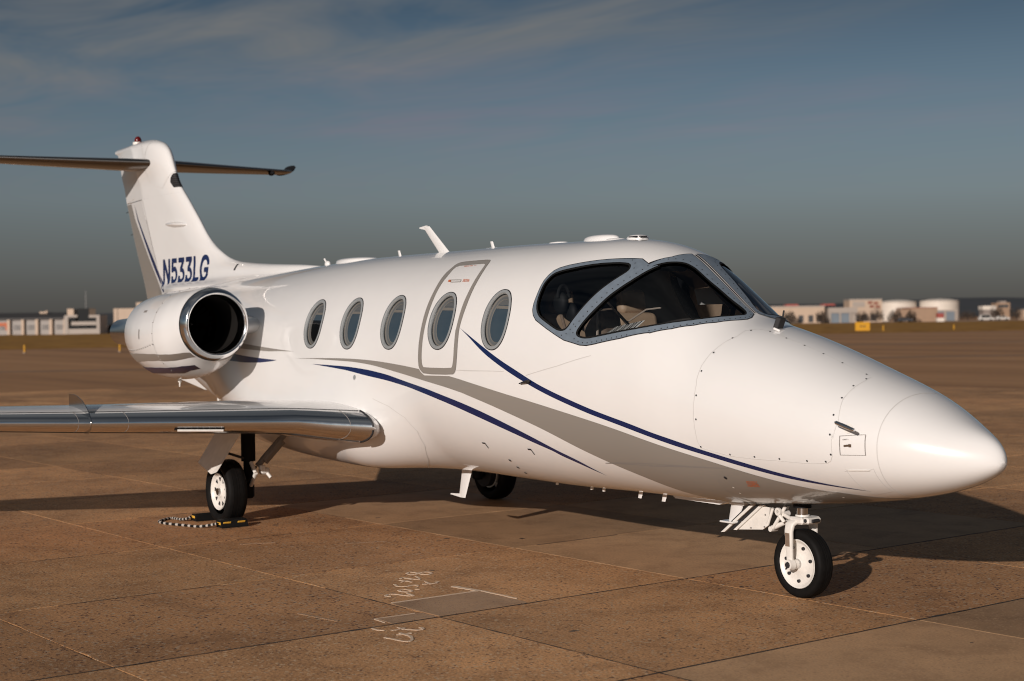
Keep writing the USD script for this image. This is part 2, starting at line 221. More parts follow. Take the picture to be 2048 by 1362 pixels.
FE = {
 'blue_upper': [[-2.847,22.9],[-2.684,18.8],[-2.532,14.7],[-2.39,10.8],[-2.267,7.4],[-2.126,4.1],[-1.978,0.2],[-1.846,-3.1],[-1.676,-6.5],[-1.482,-9.9],[-1.285,-13.1],[-1.094,-15.3],[-0.906,-17.0],[-0.731,-19.0],[-0.534,-20.3],[-0.345,-22.0],[-0.161,-23.7],[0.015,-25.5],[0.183,-27.6],[0.344,-30.1],[0.497,-32.6],[0.638,-35.7],[0.771,-38.9],[0.874,-43.5],[0.766,-39.9],[0.631,-37.2],[0.484,-35.0],[0.329,-33.0],[0.168,-30.6],[-0.001,-28.7],[-0.175,-26.6],[-0.357,-24.9],[-0.547,-23.6],[-0.741,-21.9],[-0.916,-20.1],[-1.103,-18.1],[-1.293,-16.0],[-1.488,-12.8],[-1.681,-9.4],[-1.849,-6.0],[-2.013,-2.2],[-2.161,1.4],[-2.302,5.3],[-2.424,8.7],[-2.554,12.9],[-2.681,17.8]],
 'blue_lower': [[-5.309,-2.2],[-4.986,-1.9],[-4.617,-1.8],[-4.268,-2.6],[-3.933,-4.4],[-3.612,-7.5],[-3.308,-10.1],[-3.027,-13.3],[-2.84,-15.6],[-2.598,-19.3],[-2.377,-23.7],[-2.171,-28.4],[-1.981,-33.4],[-1.766,-40.2],[-1.831,-38.2],[-1.614,-44.8],[-1.443,-54.4],[-1.636,-46.7],[-1.854,-40.4],[-1.814,-40.5],[-2.006,-36.1],[-2.198,-31.6],[-2.403,-27.3],[-2.623,-23.1],[-2.86,-19.1],[-3.042,-16.5],[-3.32,-13.2],[-3.619,-10.0],[-3.939,-7.6],[-4.273,-6.0],[-4.62,-3.9],[-4.987,-2.9]],
 'grey_u': [[-5.696,0.1],[-5.276,1.4],[-4.89,2.4],[-4.527,2.9],[-4.18,2.8],[-3.845,1.9],[-3.601,1.1],[-3.412,0.1],[-3.171,-0.8],[-2.93,-2.4],[-2.731,-4.2],[-2.805,-3.7],[-2.551,-6.1],[-2.312,-8.8],[-2.084,-11.1],[-1.865,-13.4],[-1.654,-15.8],[-1.452,-18.0],[-1.257,-20.0],[-0.975,-22.7],[-0.754,-25.0],[-0.56,-26.5],[-0.371,-27.8],[-0.192,-30.0],[-0.022,-32.6],[0.142,-35.3],[0.299,-38.2],[0.447,-41.5],[0.587,-45.1],[0.718,-49.1],[0.53,-43.1],[0.721,-47.0],[0.821,-53.6],[0.906,-63.8]],
 'grey_l': [[-5.276,0.9],[-4.89,1.1],[-4.527,1.2],[-4.181,0.2],[-3.847,-2.1],[-3.604,-3.8],[-3.297,-6.2],[-3.01,-8.3],[-2.746,-11.1],[-2.819,-10.3],[-2.572,-13.8],[-2.342,-17.6],[-2.126,-21.7],[-1.922,-25.8],[-1.733,-30.5],[-1.559,-35.7],[-1.449,-38.7],[-0.972,-52.1],[-0.829,-58.6],[-0.694,-65.0],[-0.547,-70.0]],
 'door_o': [[-3.418,21.8],[-3.418,29.2],[-3.417,35.5],[-3.414,42.0],[-3.422,47.7],[-3.425,52.9],[-3.405,56.4],[-3.397,59.7],[-3.35,61.2],[-3.134,61.6],[-2.938,61.8],[-2.909,60.7],[-2.884,56.9],[-2.86,52.6],[-2.847,47.7],[-2.84,42.0],[-2.837,34.3],[-2.848,27.9],[-2.856,22.3],[-2.855,22.3],[-2.844,9.8],[-2.856,2.1],[-2.874,-0.2],[-2.909,-1.3],[-3.324,-2.1],[-3.374,-0.6],[-3.404,1.1],[-3.415,4.2],[-3.42,11.0]],
 'door_i': [[-3.369,21.5],[-3.365,28.4],[-3.364,35.5],[-3.368,42.9],[-3.367,47.2],[-3.357,51.8],[-3.363,55.5],[-3.351,58.2],[-3.218,58.3],[-3.018,58.8],[-2.949,58.8],[-2.925,58.0],[-2.909,55.0],[-2.897,50.8],[-2.889,45.6],[-2.887,40.8],[-2.892,34.6],[-2.893,27.9],[-2.898,21.5],[-2.903,22.2],[-2.896,17.2],[-2.892,7.1],[-2.907,2.8],[-2.928,1.9],[-3.327,1.2],[-3.35,2.0],[-3.365,4.4],[-3.37,11.1]],
 'rw_o': [[-1.199,69.2],[-1.309,66.9],[-1.429,64.6],[-1.554,62.4],[-1.684,60.1],[-1.819,57.7],[-1.902,55.8],[-1.941,54.2],[-1.968,51.7],[-1.985,48.9],[-1.989,45.5],[-1.988,41.0],[-1.989,37.0],[-1.981,34.1],[-1.958,31.7],[-1.917,29.5],[-1.785,26.1],[-1.67,23.4],[-1.576,21.4],[-1.481,20.7],[-1.505,23.5],[-1.507,26.5],[-1.484,30.3],[-1.437,35.9],[-1.367,42.4],[-1.307,48.6],[-1.231,55.6],[-1.164,62.0],[-1.108,67.8]],
 'rw_i': [[-1.249,64.9],[-1.31,64.5],[-1.435,62.5],[-1.596,59.8],[-1.726,57.3],[-1.862,54.8],[-1.924,53.0],[-1.956,50.1],[-1.971,47.0],[-1.97,43.3],[-1.966,38.9],[-1.951,35.3],[-1.921,32.6],[-1.88,30.6],[-1.767,27.8],[-1.686,25.9],[-1.636,25.3],[-1.59,25.7],[-1.557,27.2],[-1.525,30.8],[-1.48,35.5],[-1.43,40.6],[-1.366,46.8],[-1.304,52.1],[-1.247,57.0],[-1.211,60.6],[-1.217,63.2]],
 'fw_o': [[-1.481,20.7],[-1.403,20.1],[-1.336,20.5],[-1.266,21.9],[-1.033,27.7],[-0.8,35.1],[-0.797,34.9],[-0.657,41.7],[-0.544,49.6],[-0.453,59.3],[-0.382,71.4],[-0.36,77.1],[-0.371,82.0],[-0.413,87.9],[-0.447,90.0],[-0.521,90.6],[-0.604,88.6],[-0.717,86.5],[-0.813,85.7],[-0.888,85.9],[-0.938,85.4],[-0.983,83.0],[-1.029,81.6],[-1.046,78.1],[-1.079,73.5],[-1.115,68.8],[-1.065,74.8],[-1.086,71.6],[-1.108,67.8],[-1.164,62.0],[-1.231,55.6],[-1.307,48.6],[-1.367,42.4],[-1.437,35.9],[-1.484,30.3],[-1.507,26.5],[-1.505,23.5]],
 'fw_i': [[-1.461,25.3],[-1.458,26.9],[-1.435,29.6],[-1.389,34.1],[-1.316,40.5],[-1.253,46.7],[-1.192,51.8],[-1.121,58.5],[-1.07,65.6],[-1.037,70.7],[-1.083,66.6],[-1.055,70.6],[-1.02,74.3],[-0.977,78.2],[-0.943,80.5],[-0.903,81.5],[-0.861,82.0],[-0.757,81.9],[-0.667,82.8],[-0.573,83.3],[-0.489,84.9],[-0.447,84.8],[-0.42,83.0],[-0.408,80.5],[-0.413,77.7],[-0.435,70.4],[-0.504,58.5],[-0.598,49.3],[-0.719,42.0],[-0.814,37.7],[-0.719,41.8],[-0.867,35.6],[-1.045,30.5],[-1.241,25.6],[-1.345,23.6],[-1.397,23.4],[-1.445,24.0]],
 'bagdoor': [[0.74,67.5],[0.748,58.9],[0.743,45.5],[0.74,31.2],[0.779,26.8],[0.773,14.8],[0.755,1.9],[0.748,4.8],[0.743,-10.4],[0.726,-14.1],[0.701,-16.2],[0.552,-18.6],[0.344,-19.9],[0.12,-21.9],[-0.047,-22.9],[-0.291,-21.4],[-0.308,-17.8],[-0.314,-6.1],[-0.313,5.4],[-0.314,15.1],[-0.322,19.0],[-0.322,26.9],[-0.305,36.3],[-0.267,48.6],[-0.234,56.0],[-0.238,63.5],[-0.198,69.8],[-0.113,73.0],[0.048,71.9],[0.201,72.1],[0.356,71.3],[0.509,70.1],[0.657,68.7],[0.726,69.5]],
 'fast': [[-0.299,9.3],[-0.306,24.0],[-0.288,37.7],[-0.25,52.9],[-0.21,66.0],[-0.104,72.6],[0.046,71.7],[0.198,71.8],[0.354,71.2],[0.509,70.2],[0.699,68.9],[0.738,62.0],[0.729,47.5],[0.728,32.7],[0.732,18.1],[0.735,4.2],[0.735,-9.5],[0.69,-15.3],[0.556,-16.7],[0.35,-18.4],[0.152,-20.1],[-0.051,-21.8],[-0.29,-20.7],[-0.295,-4.5]],
 'hatch': [[0.799,4.53],[0.954,9.09],[0.956,-6.63],[0.798,-8.82]],
 'latch': [[0.825,-1.29],[0.856,-0.28],[0.856,0.14],[0.873,0.19],[0.872,-1.95],[0.856,-2.23],[0.856,-1.81],[0.825,-2.54]],
 'hatch_txt': [[0.818,2.97],[0.855,3.75],[0.856,2.91],[0.818,1.99]],
 'hinge2': [[0.825,-20.1],[0.959,-18.8]],
 'belly_panel': [[0.797,-21.5],[0.825,-20.1],[0.959,-18.8]],
 'cautions': [[-0.032,-41.2],[0.062,-40.0],[0.047,-46.0],[-0.059,-47.2]],
 'lowline': [[-0.862,-41.3],[-0.471,-36.5],[-0.113,-32.5],[-1.329,-44.2],[-0.959,-41.8],[-0.372,-35.5]],
 'spots': [[-0.197,-40.8],[-0.201,-49.6],[-0.204,-56.3],[0.614,-55.1]],
 'belly_spots': [[-2.724,-39.2],[-2.152,-40.7],[-2.524,-49.0],[-2.519,-54.9],[-2.522,-60.5],[-4.034,-10.5],[-4.5,-49.4]],
 'seam_low': [[-2.802,1.3],[-2.242,2.2],[-2.853,0.9],[-2.539,1.6]],
 'seam_diag': [[-1.978,1.0],[-1.629,7.5],[-1.281,15.6]],
 'ring_front': [[-4.154,-17.8],[-3.929,-21.4],[-3.74,-27.3],[-3.645,-35.1],[-3.671,-44.6],[-3.822,-55.8],[-4.096,-67.6]],
 'handle': [[-3.283,47.3],[-3.284,48.4],[-3.263,48.5],[-3.231,47.2]],
 'handle_box': [[-3.265,48.6],[-3.096,48.5],[-3.082,47.0],[-3.237,46.9]],
 'handle_txt': [[-3.08,48.9],[-2.981,48.8],[-2.959,47.1],[-3.058,47.0]],
 'door_txt': [[-3.236,57.8],[-3.055,58.0],[-3.046,57.4],[-3.22,57.1]],
}
# ------------------------------------------------------------------ the fuselage as a surface over (station x, angle theta; 0 = right side, 90 = top)
XN = 1.585
KT = np.sqrt(XN - np.array(KX)); NT = np.sqrt(XN - np.array(NE))
fZT, fZB, fW, fZC = [CubicSpline(KT, y, bc_type='natural') for y in (ZT, ZB, WW, ZC)]
fNU, fNL = [PchipInterpolator(NT, y) for y in (NU, NL)]
def sstep(a, b, x): t = np.clip((x - a) / (b - a), 0, 1); return t * t * (3 - 2 * t)
def fus_bump(x, th):
    # wing-root fairing: a swelling low on both sides
    c = np.where(th > 90, np.pi - np.radians(th), np.radians(th))
    win = sstep(-3.45, -4.75, x) * sstep(-8.6, -6.7, x)
    return win * (0.235 * np.exp(-(np.abs(np.degrees(c) + 43) / 25.0) ** 2.2))
def surf(x, th, off=0.0):
    x = np.asarray(x, float); th = np.asarray(th, float)
    t = np.sqrt(np.clip(XN - x, 0, None)); a = np.radians(th); cy, sz = np.cos(a), np.sin(a)
    w = np.maximum(fW(t), 1e-4); h = np.where(sz >= 0, np.maximum(fZT(t) - fZC(t), 1e-4), np.maximum(fZC(t) - fZB(t), 1e-4)); e = np.where(sz >= 0, fNU(t), fNL(t))
    r = 1.0 / ((np.abs(cy) / w) ** e + (np.abs(sz) / h) ** e) ** (1 / e) + fus_bump(x, th)
    P = np.stack([x, -r * cy, fZC(t) + r * sz], -1)
    if np.any(off): P = P + fnormal(x, th) * (np.asarray(off)[..., None] if np.ndim(off) else off)
    return P
def fnormal(x, th):
    x = np.minimum(np.asarray(x, float), XN - 2e-4); th = np.asarray(th, float); e = 1e-3
    dx = surf(np.minimum(x + e, XN - 1e-6), th) - surf(x - e, th); dt = surf(x, th + .2) - surf(x, th - .2)
    n = np.cross(dx, dt); n /= np.maximum(np.linalg.norm(n, axis=-1, keepdims=True), 1e-12)
    c = np.stack([0 * x, -np.cos(np.radians(th)), np.sin(np.radians(th))], -1)
    s = np.sign((n * c).sum(-1, keepdims=True)); return n * np.where(s == 0, 1, s)
RV = 0.8
def to_p(x): d = np.clip(XN - np.asarray(x, float), 0, None); return np.sqrt(d * d + .3 * d)
def to_x(p): return XN - (-.3 + np.sqrt(.09 + 4 * np.asarray(p) ** 2)) / 2
def uv(q): q = np.asarray(q, float); return np.c_[to_p(q[:, 0]), np.radians(q[:, 1]) * RV]
def fmap(U, off):
    x, th = to_x(U[:, 0]), np.degrees(U[:, 1] / RV); return surf(x, th, off), fnormal(x, th)
def dens(coords, h):
    c_ = np.asarray(coords)[:-1]; out = []
    for a, b in zip(c_, np.roll(c_, -1, axis=0)):
        n = max(1, int(math.ceil(np.linalg.norm(b - a) / h))); out.append(a + (b - a) * np.arange(n)[:, None] / n)
    return np.vstack(out)
def patch(poly, mapping, off, h=0.05, hb=0.02):
    """Triangulates a 2-D region (holes allowed) and lays it on a surface; returns vertices, faces, normals."""
    Vs, Fs, Ns, k = [], [], [], 0
    for g in getattr(poly, 'geoms', [poly]):
        if g.is_empty or g.area < 1e-9: continue
        rings = [dens(g.exterior.coords, hb)] + [dens(r.coords, hb) for r in g.interiors]
        B = np.vstack(rings); x0, y0, x1, y1 = g.bounds
        X, Y = np.meshgrid(np.arange(x0, x1 + h, h), np.arange(y0, y1 + h * .87, h * .87)); X = X + (np.arange(len(X)) % 2)[:, None] * h / 2
        I = np.c_[X.ravel(), Y.ravel()]; inner = g.buffer(-hb * 0.55)
        I = I[contains_xy(inner, I[:, 0], I[:, 1])] if not inner.is_empty else I[:0]
        Q = np.vstack([B, I]); D = Delaunay(Q).simplices; C_ = Q[D].mean(1)
        gg = g.buffer(1e-7); D = D[contains_xy(gg, C_[:, 0], C_[:, 1])]
        a = Q[D]; ar = (a[:, 1, 0] - a[:, 0, 0]) * (a[:, 2, 1] - a[:, 0, 1]) - (a[:, 1, 1] - a[:, 0, 1]) * (a[:, 2, 0] - a[:, 0, 0]); D = D[np.abs(ar) > 1e-9]
        V, N = mapping(Q, off); fn = np.cross(V[D[:, 1]] - V[D[:, 0]], V[D[:, 2]] - V[D[:, 0]])
        flip = (fn * N[D].mean(1)).sum(1) < 0; D[flip] = D[flip][:, ::-1]
        Vs.append(V); Ns.append(N); Fs.append(D + k); k += len(V)
    return np.vstack(Vs), np.vstack(Fs), np.vstack(Ns)
def skin(name, poly, m, parent, off=0.0015, h=0.06, hb=0.02, mapping=None, **kw):
    V, F, N = patch(poly, mapping or fmap, off, h, hb); return obj(name, (V, F), m, parent, normals=N, **kw)
def P2(q): return Polygon(uv(q)).buffer(0)
def mir(q): q = np.array(q, float); q[:, 1] = 180 - q[:, 1]; return q
def smoothed(q, n=3):
    q = np.array(q, float)
    for _ in range(n): q = np.vstack([[.75 * a + .25 * b, .25 * a + .75 * b] for a, b in zip(q, np.roll(q, -1, axis=0))])
    return q
def line_poly(q, w, closed=False):
    u = uv(q); return (LineString(np.vstack([u, u[:1]]) if closed else u)).buffer(w / 2, cap_style='flat', join_style='round')
def dots(Q, r, off=0.0012, n=8):
    Q = np.asarray(Q, float); P, N = surf(Q[:, 0], Q[:, 1], off), fnormal(Q[:, 0], Q[:, 1]); V, F = [], []
    a = np.arange(n) / n * 2 * np.pi
    for p, nn in zip(P, N):
        u = np.cross(nn, [1.0, 0, .01]); u /= np.linalg.norm(u); w = np.cross(nn, u); k = len(V)
        V += [p + nn * .0006] + [p + r * (math.cos(b) * u + math.sin(b) * w) for b in a]; F += [[k, k + 1 + i, k + 1 + (i + 1) % n] for i in range(n)]
    t = trimesh.Trimesh(np.array(V), np.array(F), process=False); return t
jet = empty('business_jet', loc=(0, 0, 0), label='white twin-engine business jet with navy and grey stripes parked on the apron', cat='jet')
# ---- windows: (centre x, centre theta, half length, half height in degrees)
CW = [(-5.364, 22.3, .172, 14.9), (-4.651, 23.3, .166, 14.9), (-3.922, 24.7, .170, 14.9), (-3.139, 26.2, .176, 14.8), (-2.404, 28.0, .160, 15.0)]
def oval(c_, s, n=56, e=2.15):
    a = np.arange(n) / n * 2 * np.pi
    # an upright oval; its outline leans slightly as the cabin side curves in
    return np.c_[c_[0] + c_[2] * s * np.sign(np.cos(a)) * np.abs(np.cos(a)) ** (2 / e), c_[1] + c_[3] * (1 - (1 - s) * .75) * np.sign(np.sin(a)) * np.abs(np.sin(a)) ** (2 / e)]
RWo, RWi, FWo, FWi = [np.array(FE[k]) for k in ('rw_o', 'rw_i', 'fw_o', 'fw_i')]
for q in (FWo, FWi): q[:, 1] = np.minimum(q[:, 1], 88.3 if q is FWo else 86.0)
FWo[(FWo[:, 1] > 80) & (FWo[:, 0] < -.42), 1] = 88.4
HOLES = []
for c_ in CW: HOLES += [oval(c_, .86), mir(oval(c_, .86))]
RWi_s, FWi_s = smoothed(RWi, 1), smoothed(FWi, 1)
HOLES += [RWi_s, mir(RWi_s), FWi_s, mir(FWi_s)]
XT = -11.6
def shell(x0, x1, holes, off, h, hb):
    p0, p1 = to_p(x0), to_p(x1); v0, v1 = math.radians(-90) * RV, math.radians(270) * RV
    dom = sbox(p0, v0, p1, v1).difference(unary_union([Polygon(uv(q)).buffer(0) for q in holes])); return patch(dom, fmap, off, h, hb)
V, F, N = shell(XN, XT, HOLES, 0.0, .06, .03)
fus = obj('fuselage', (V, F), M['white'], jet, normals=N)
# tail cone behind the last frame
ring = surf(np.full(48, XT), np.linspace(-90, 270, 48, endpoint=False)); cc = ring.mean(0)
obj('tail_cone', loft([ring, cc + (ring - cc) * .7 + [-.10, 0, .02], cc + (ring - cc) * .35 + [-.17, 0, .03], cc + (ring - cc) * .1 + [-.19, 0, .03]], caps=True), M['white'], jet)
# ---- livery, lettering and seams lying on the fuselage skin (both sides)
blu, bll = np.array(FE['blue_upper']), np.array(FE['blue_lower'])
gu, gl = np.array(FE['grey_u']), np.array(FE['grey_l'])
def smooth_open(q):
    q = np.array(q, float); s = np.r_[0, np.cumsum(np.linalg.norm(np.diff(q * [1, .0145], axis=0), axis=1))]
    k = np.linspace(0, s[-1], 90); f = np.c_[np.interp(k, s, q[:, 0]), np.interp(k, s, q[:, 1])]
    for _ in range(4): f[1:-1] = .25 * f[:-2] + .5 * f[1:-1] + .25 * f[2:]
    return f
def band(q):
    i = int(np.argmax(q[:, 0])); a, b = smooth_open(q[:i + 1]), smooth_open(np.vstack([q[i:], q[:1]])); return np.vstack([a, b])
grey_poly = np.vstack([smooth_open(gu), [[.99, -70], [.99, -90], [-.78, -90]], smooth_open(np.vstack([gl, [[-.78, -90]]]))[::-1], ])
do, di = np.array(FE['door_o']), np.array(FE['door_i'])
door_zone = P2(do).buffer(.013)
win_zone = unary_union([P2(oval(c_, 1.03)) for c_ in CW])
for sgn in (0, 1):
    mm = (lambda q: mir(q)) if sgn else (lambda q: np.array(q, float))
    dz = P2(mm(do)).buffer(.013)
    skin('livery_stripe', P2(mm(band(blu))).difference(P2(mm(do))), M['blue'], fus, .002)
    skin('livery_stripe', P2(mm(band(bll))), M['blue'], fus, .002)
    skin('livery_stripe', P2(mm(grey_poly)).difference(dz), M['grey'], fus, .0016, label='broad grey stripe sweeping down to the belly')
    skin('livery_stripe', P2(mm([[-5.70, 4.3], [-6.03, 4.6], [-6.6, 5.2], [-7.6, 6.2], [-7.6, 1.5], [-6.9, 1.9], [-6.3, 2.6], [-6.03, 3.6]])), M['grey'], fus, .0016)
    skin('livery_stripe', P2(mm([[-6.08, -2.3], [-6.35, -2.6], [-6.9, -3.0], [-7.6, -3.2], [-7.6, -9.5], [-6.9, -7.4], [-6.5, -5.6], [-6.2, -3.5]])), M['blue'], fus, .002)
# ---- cabin door with its painted surround
door = skin('cabin_door', P2(smoothed(do, 1)).difference(P2(smoothed(di, 1))), M['grey'], jet, .0026, .04, .012, label='cabin door outlined by a grey painted surround')
skin('door_gap', line_poly(smoothed(do, 1), .006, True), M['seam'], door, .0032, .04, .012)
skin('door_handle', P2(FE['handle']), M['orange_ink'], door, .006, .02, .01)
hb_ = P2(FE['handle_box']); skin('handle_recess', hb_.difference(hb_.buffer(-.005)), M['seam'], door, .003, .02, .01)
def ink(q, rows, m, parent, name='stencil', fill=.62, seed=1):
    """Rows of tiny unreadable stencil marks inside a quad given as (x, theta) corners TL, TR, BR, BL."""
    rg = random.Random(seed); TL, TR, BR, BL = [np.array(a, float) for a in q]; bits = []
    for r in range(rows):
        v0, v1 = (r + .15) / rows, (r + .15 + fill) / rows; x = 0.0
        while x < .98:
            w = rg.uniform(.03, .07)
            if rg.random() < .86:
                cs = [TL + (TR - TL) * a + ((BL + (BR - BL) * a) - (TL + (TR - TL) * a)) * b for a, b in ((x, v0), (min(1, x + w * .8), v0), (min(1, x + w * .8), v1), (x, v1))]; bits.append(P2(np.array(cs)))
            x += w
    return skin(name, MultiPolygon([b for b in bits if b.geom_type == 'Polygon' and b.area > 1e-8]), m, parent, .0034, .05, .02)
ink(FE['handle_txt'], 3, M['orange_ink'], door, seed=2); ink(FE['door_txt'], 1, M['orange_ink'], door, seed=3)
ink(FE['cautions'], 5, M['orange_ink'], fus, seed=4); ink(FE['hatch_txt'], 2, M['seam'], fus, seed=5)
# ---- seams, hatches and fasteners
th_full = np.linspace(-90, 270, 90)
BAG = np.array(FE['bagdoor']); BAG = BAG[[0, 1, 2, 3, 5, 6] + list(range(7, len(BAG)))]
seams = [(np.c_[np.full(90, 1.023), th_full], .005), (BAG, .003), (np.vstack([FE['hatch'], FE['hatch'][:1]]), .005), (FE['lowline'], .006), (FE['seam_low'], .004), (FE['seam_diag'], .004), (FE['ring_front'], .006),
         (np.vstack([FE['belly_panel'], [[.985, -17.2], [1.0, -45], [.86, -50], [.8104, -19.1]]]), .004)]
for k, (q, w) in enumerate(seams):
    skin('panel_seam', line_poly(np.array(q), w), M['seam'] if k in (2, 3) else M['seam_light'] if k in (0,) else M['seam_light'], fus, .0022, .05, .02)
skin('hatch_latch', P2(FE['latch']), M['steel'], fus, .004, .02, .01)
skin('hatch_hinge', line_poly(FE['hinge2'], .012), M['white_dull'], fus, .006, .02, .01)
obj('fastener', dots(FE['fast'], .0065, .0026), M['seam_dark'], fus, smooth=False, kind='stuff')
obj('drain_port', dots(FE['spots'][:1] + FE['belly_spots'][2:5], .014, .003), M['seam_dark'], fus, smooth=False)
obj('drain_port', dots([[-4.47, -7.5]], .022, .003), M['ring'], fus, smooth=False)
obj('marking', dots(FE['spots'][1:], .008, .003), M['paper'], fus, smooth=False)
for q in FE['belly_spots'][:2]:
    x, t_ = q; skin('corner_mark', unary_union([line_poly([[x - .012, t_ + 1.0], [x + .03, t_ + 1.0]], .012), line_poly([[x + .026, t_ + 1.2], [x + .032, t_ - 2.2]], .010)]), M['seam_dark'], fus, .003, .02, .008)
# ---- cabin windows
def ringloft(curves):
    return loft([surf(q[:, 0], q[:, 1], o) for q, o in curves])
def disc(q, off, h=.03): return patch(P2(q), fmap, off, h, .02)
for i, c_ in enumerate(CW):
    for sgn in (0, 1):
        f = (lambda q: mir(q)) if sgn else (lambda q: q)
        O = lambda s: f(oval(c_, s))
        w = obj('cabin_window', ringloft([(O(1.0), -.002), (O(1.0), .004), (O(.985), .0055), (O(.88), .0055), (O(.865), .002), (O(.855), -.012)]), M['ring'], jet, smooth=50,
                label='oval cabin window in its grey metal ring' if not sgn else None)
        obj('ring_sealant', ringloft([(O(1.045), .0006), (O(1.04), .003), (O(1.0), .0035)]), M['seam_dark'], w)
        V, F, N = disc(O(.86), -.010); obj('pane', (V, F), M['glass_cabin'], w, normals=N)
        if sgn == 0:
            obj('gasket', ringloft([(O(.87), -.004), (O(.855), -.026)]), M['black'], w)
            obj('window_trim', ringloft([(O(.87), -.024), (O(.80), -.028), (O(.775), -.033)]), M['beige_dim'], w)
            obj('inner_gasket', ringloft([(O(.785), -.031), (O(.665), -.038)]), M['seam'], w)
            obj('inner_trim', ringloft([(O(.675), -.0345), (O(.655), -.036), (O(.645), -.04)]), M['beige_dim'], w)
        V, F, N = disc(O(.70 if sgn == 0 else .86), -.0385 if sgn == 0 else -.03); obj('shade', (V, F), M['shade'], w, normals=N)
        if sgn == 0:
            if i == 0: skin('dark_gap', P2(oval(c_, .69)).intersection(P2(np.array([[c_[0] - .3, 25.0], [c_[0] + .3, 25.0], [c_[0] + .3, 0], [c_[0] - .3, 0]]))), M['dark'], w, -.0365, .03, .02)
            # pull bar of the half drawn shade
            q = oval(c_, .50); t_ = c_[1] + c_[3] * .42
            skin('shade_bar', P2(np.array([[c_[0] - c_[2] * .52, t_], [c_[0] + c_[2] * .52, t_], [c_[0] + c_[2] * .46, t_ + 1.6], [c_[0] - c_[2] * .46, t_ + 1.6]])), M['beige_dim'], w, -.036, .03, .02)
            skin('valance', P2(oval(c_, .64)).intersection(P2(np.array([[c_[0] - .3, t_ + 2.0], [c_[0] + .3, t_ + 2.0], [c_[0] + .3, t_ + 12], [c_[0] - .3, t_ + 12]]))), M['seam'], w, -.037, .03, .02)
# ---- cockpit windows: each a riveted frame, black sealant edge, reveal and pane
def along(poly_uv, step):
    L = LineString(poly_uv); n = max(2, int(L.length / step)); return np.array([L.interpolate(k / n, True).coords[0] for k in range(n)])
def from_uv(u): return np.c_[to_x(u[:, 0]), np.degrees(u[:, 1] / RV)]
def cockpit_window(name, outer, inner, sgn, cut=None, lab=None):
    f = (lambda q: mir(q)) if sgn else (lambda q: np.array(q, float))
    o, i_ = P2(f(outer)), P2(f(inner)); band_ = o.difference(i_)
    if cut is not None: band_ = band_.difference(P2(f(cut)))
    w = skin(name, band_, M['frame'], jet, .004, .04, .012, label=lab)
    edge = o.boundary.buffer(.0065).difference(o.buffer(-.0005))
    skin('edge_sealant', edge, M['seam_dark'], w, .0034, .04, .012)
    q = f(inner); q = np.vstack([q, q[:1]])
    obj('reveal', loft([surf(q[:, 0], q[:, 1], .004), surf(q[:, 0], q[:, 1], -.035)], closed=False), M['black'], w, smooth=False)
    gask = i_.difference(i_.buffer(-.014)); skin('gasket', gask, M['black'], w, .0015, .04, .012)
    skin('pane', i_, M['glass'], w, -.010, .05, .02)
    mid = i_.buffer(.030).exterior.coords
    R = [p for p in along(np.array(mid), .047) if o.buffer(-.008).contains(Point(p))]
    if R: obj('rivet', dots(from_uv(np.array(R)), .0052, .0046, 6), M['seam_dark'], w, smooth=False, kind='stuff')
    return w
for sgn in (0, 1):
    cockpit_window('cockpit_side_window', smoothed(RWo, 0), RWi_s, sgn, FWo, 'rear side window of the cockpit in a riveted grey frame' if not sgn else None)
    w = cockpit_window('windshield', FWo, FWi_s, sgn, None, 'wrap-around windshield half in a riveted grey frame' if not sgn else None)
skin('windshield_post', sbox(to_p(-.42), (90 - .55) * math.pi / 180 * RV, to_p(-1.02), (90 + .55) * math.pi / 180 * RV), M['seam_dark'], jet, .003, .04, .02)
# ---- cockpit interior
lin_holes = [np.array(from_uv(np.array(P2(q).buffer(.012).exterior.coords))) for q in (RWi_s, FWi_s)]; lin_holes += [mir(q) for q in lin_holes]
V, F, N = shell(-.25, -2.50, lin_holes, -.04, .07, .03); obj('cockpit_lining', (V, F), M['lining'], jet, normals=N)
def section_plate(x, off, z0, z1, m, name, sy=1.0, thick=.02):
    th = np.linspace(-89, 269, 80); P = surf(np.full(80, x), th, -off); g = Polygon(P[:, 1:]).intersection(sbox(-2, z0, 2, z1))
    return obj(name, prism(g, (x, 0, 0), (0, 1, 0), (0, 0, 1), (1, 0, 0), thick), m, jet, smooth=False)
section_plate(-2.49, .045, .4, 3, M['dark'], 'cockpit_bulkhead')
obj('cockpit_floor', bx(-1.4, 0, 1.0, 2.2, 1.05, .03), M['dark'], jet)
def seat(y):
    s = empty('cockpit_seat', jet, (-2.02, y, 1.03), label=None)
    obj('seat_cushion', rbox(.20, 0, .22, .46, .44, .14, .05), M['beige'], s)
    obj('seat_back', rbox(-.10, 0, .52, .13, .42, .60, .06, (0, -.16, 0)), M['beige'], s)
    obj('headrest', rbox(-.17, 0, .90, .10, .25, .19, .045, (0, -.14, 0)), M['beige'], s)
    obj('armrest', rbox(.12, .25 if y > 0 else -.25, .42, .36, .055, .06, .025), M['brown_cloth'], s)
    return s
seat(-.34); seat(.34)
gsh = [(-.56, .0), (-.58, .33), (-.68, .41), (-.98, .49), (-.98, -.49), (-.68, -.41), (-.58, -.33)]
obj('glareshield', prism(gsh, (0, 0, 1.70), (1, 0, 0), (0, 1, 0), (0, 0, 1), .05), M['dark'], jet)
obj('instrument_panel', bx(-.93, 0, 1.45, .06, 1.08, .5), M['dark'], jet)
obj('centre_pedestal', bx(-1.2, 0, 1.25, .5, .24, .4), M['dark'], jet)
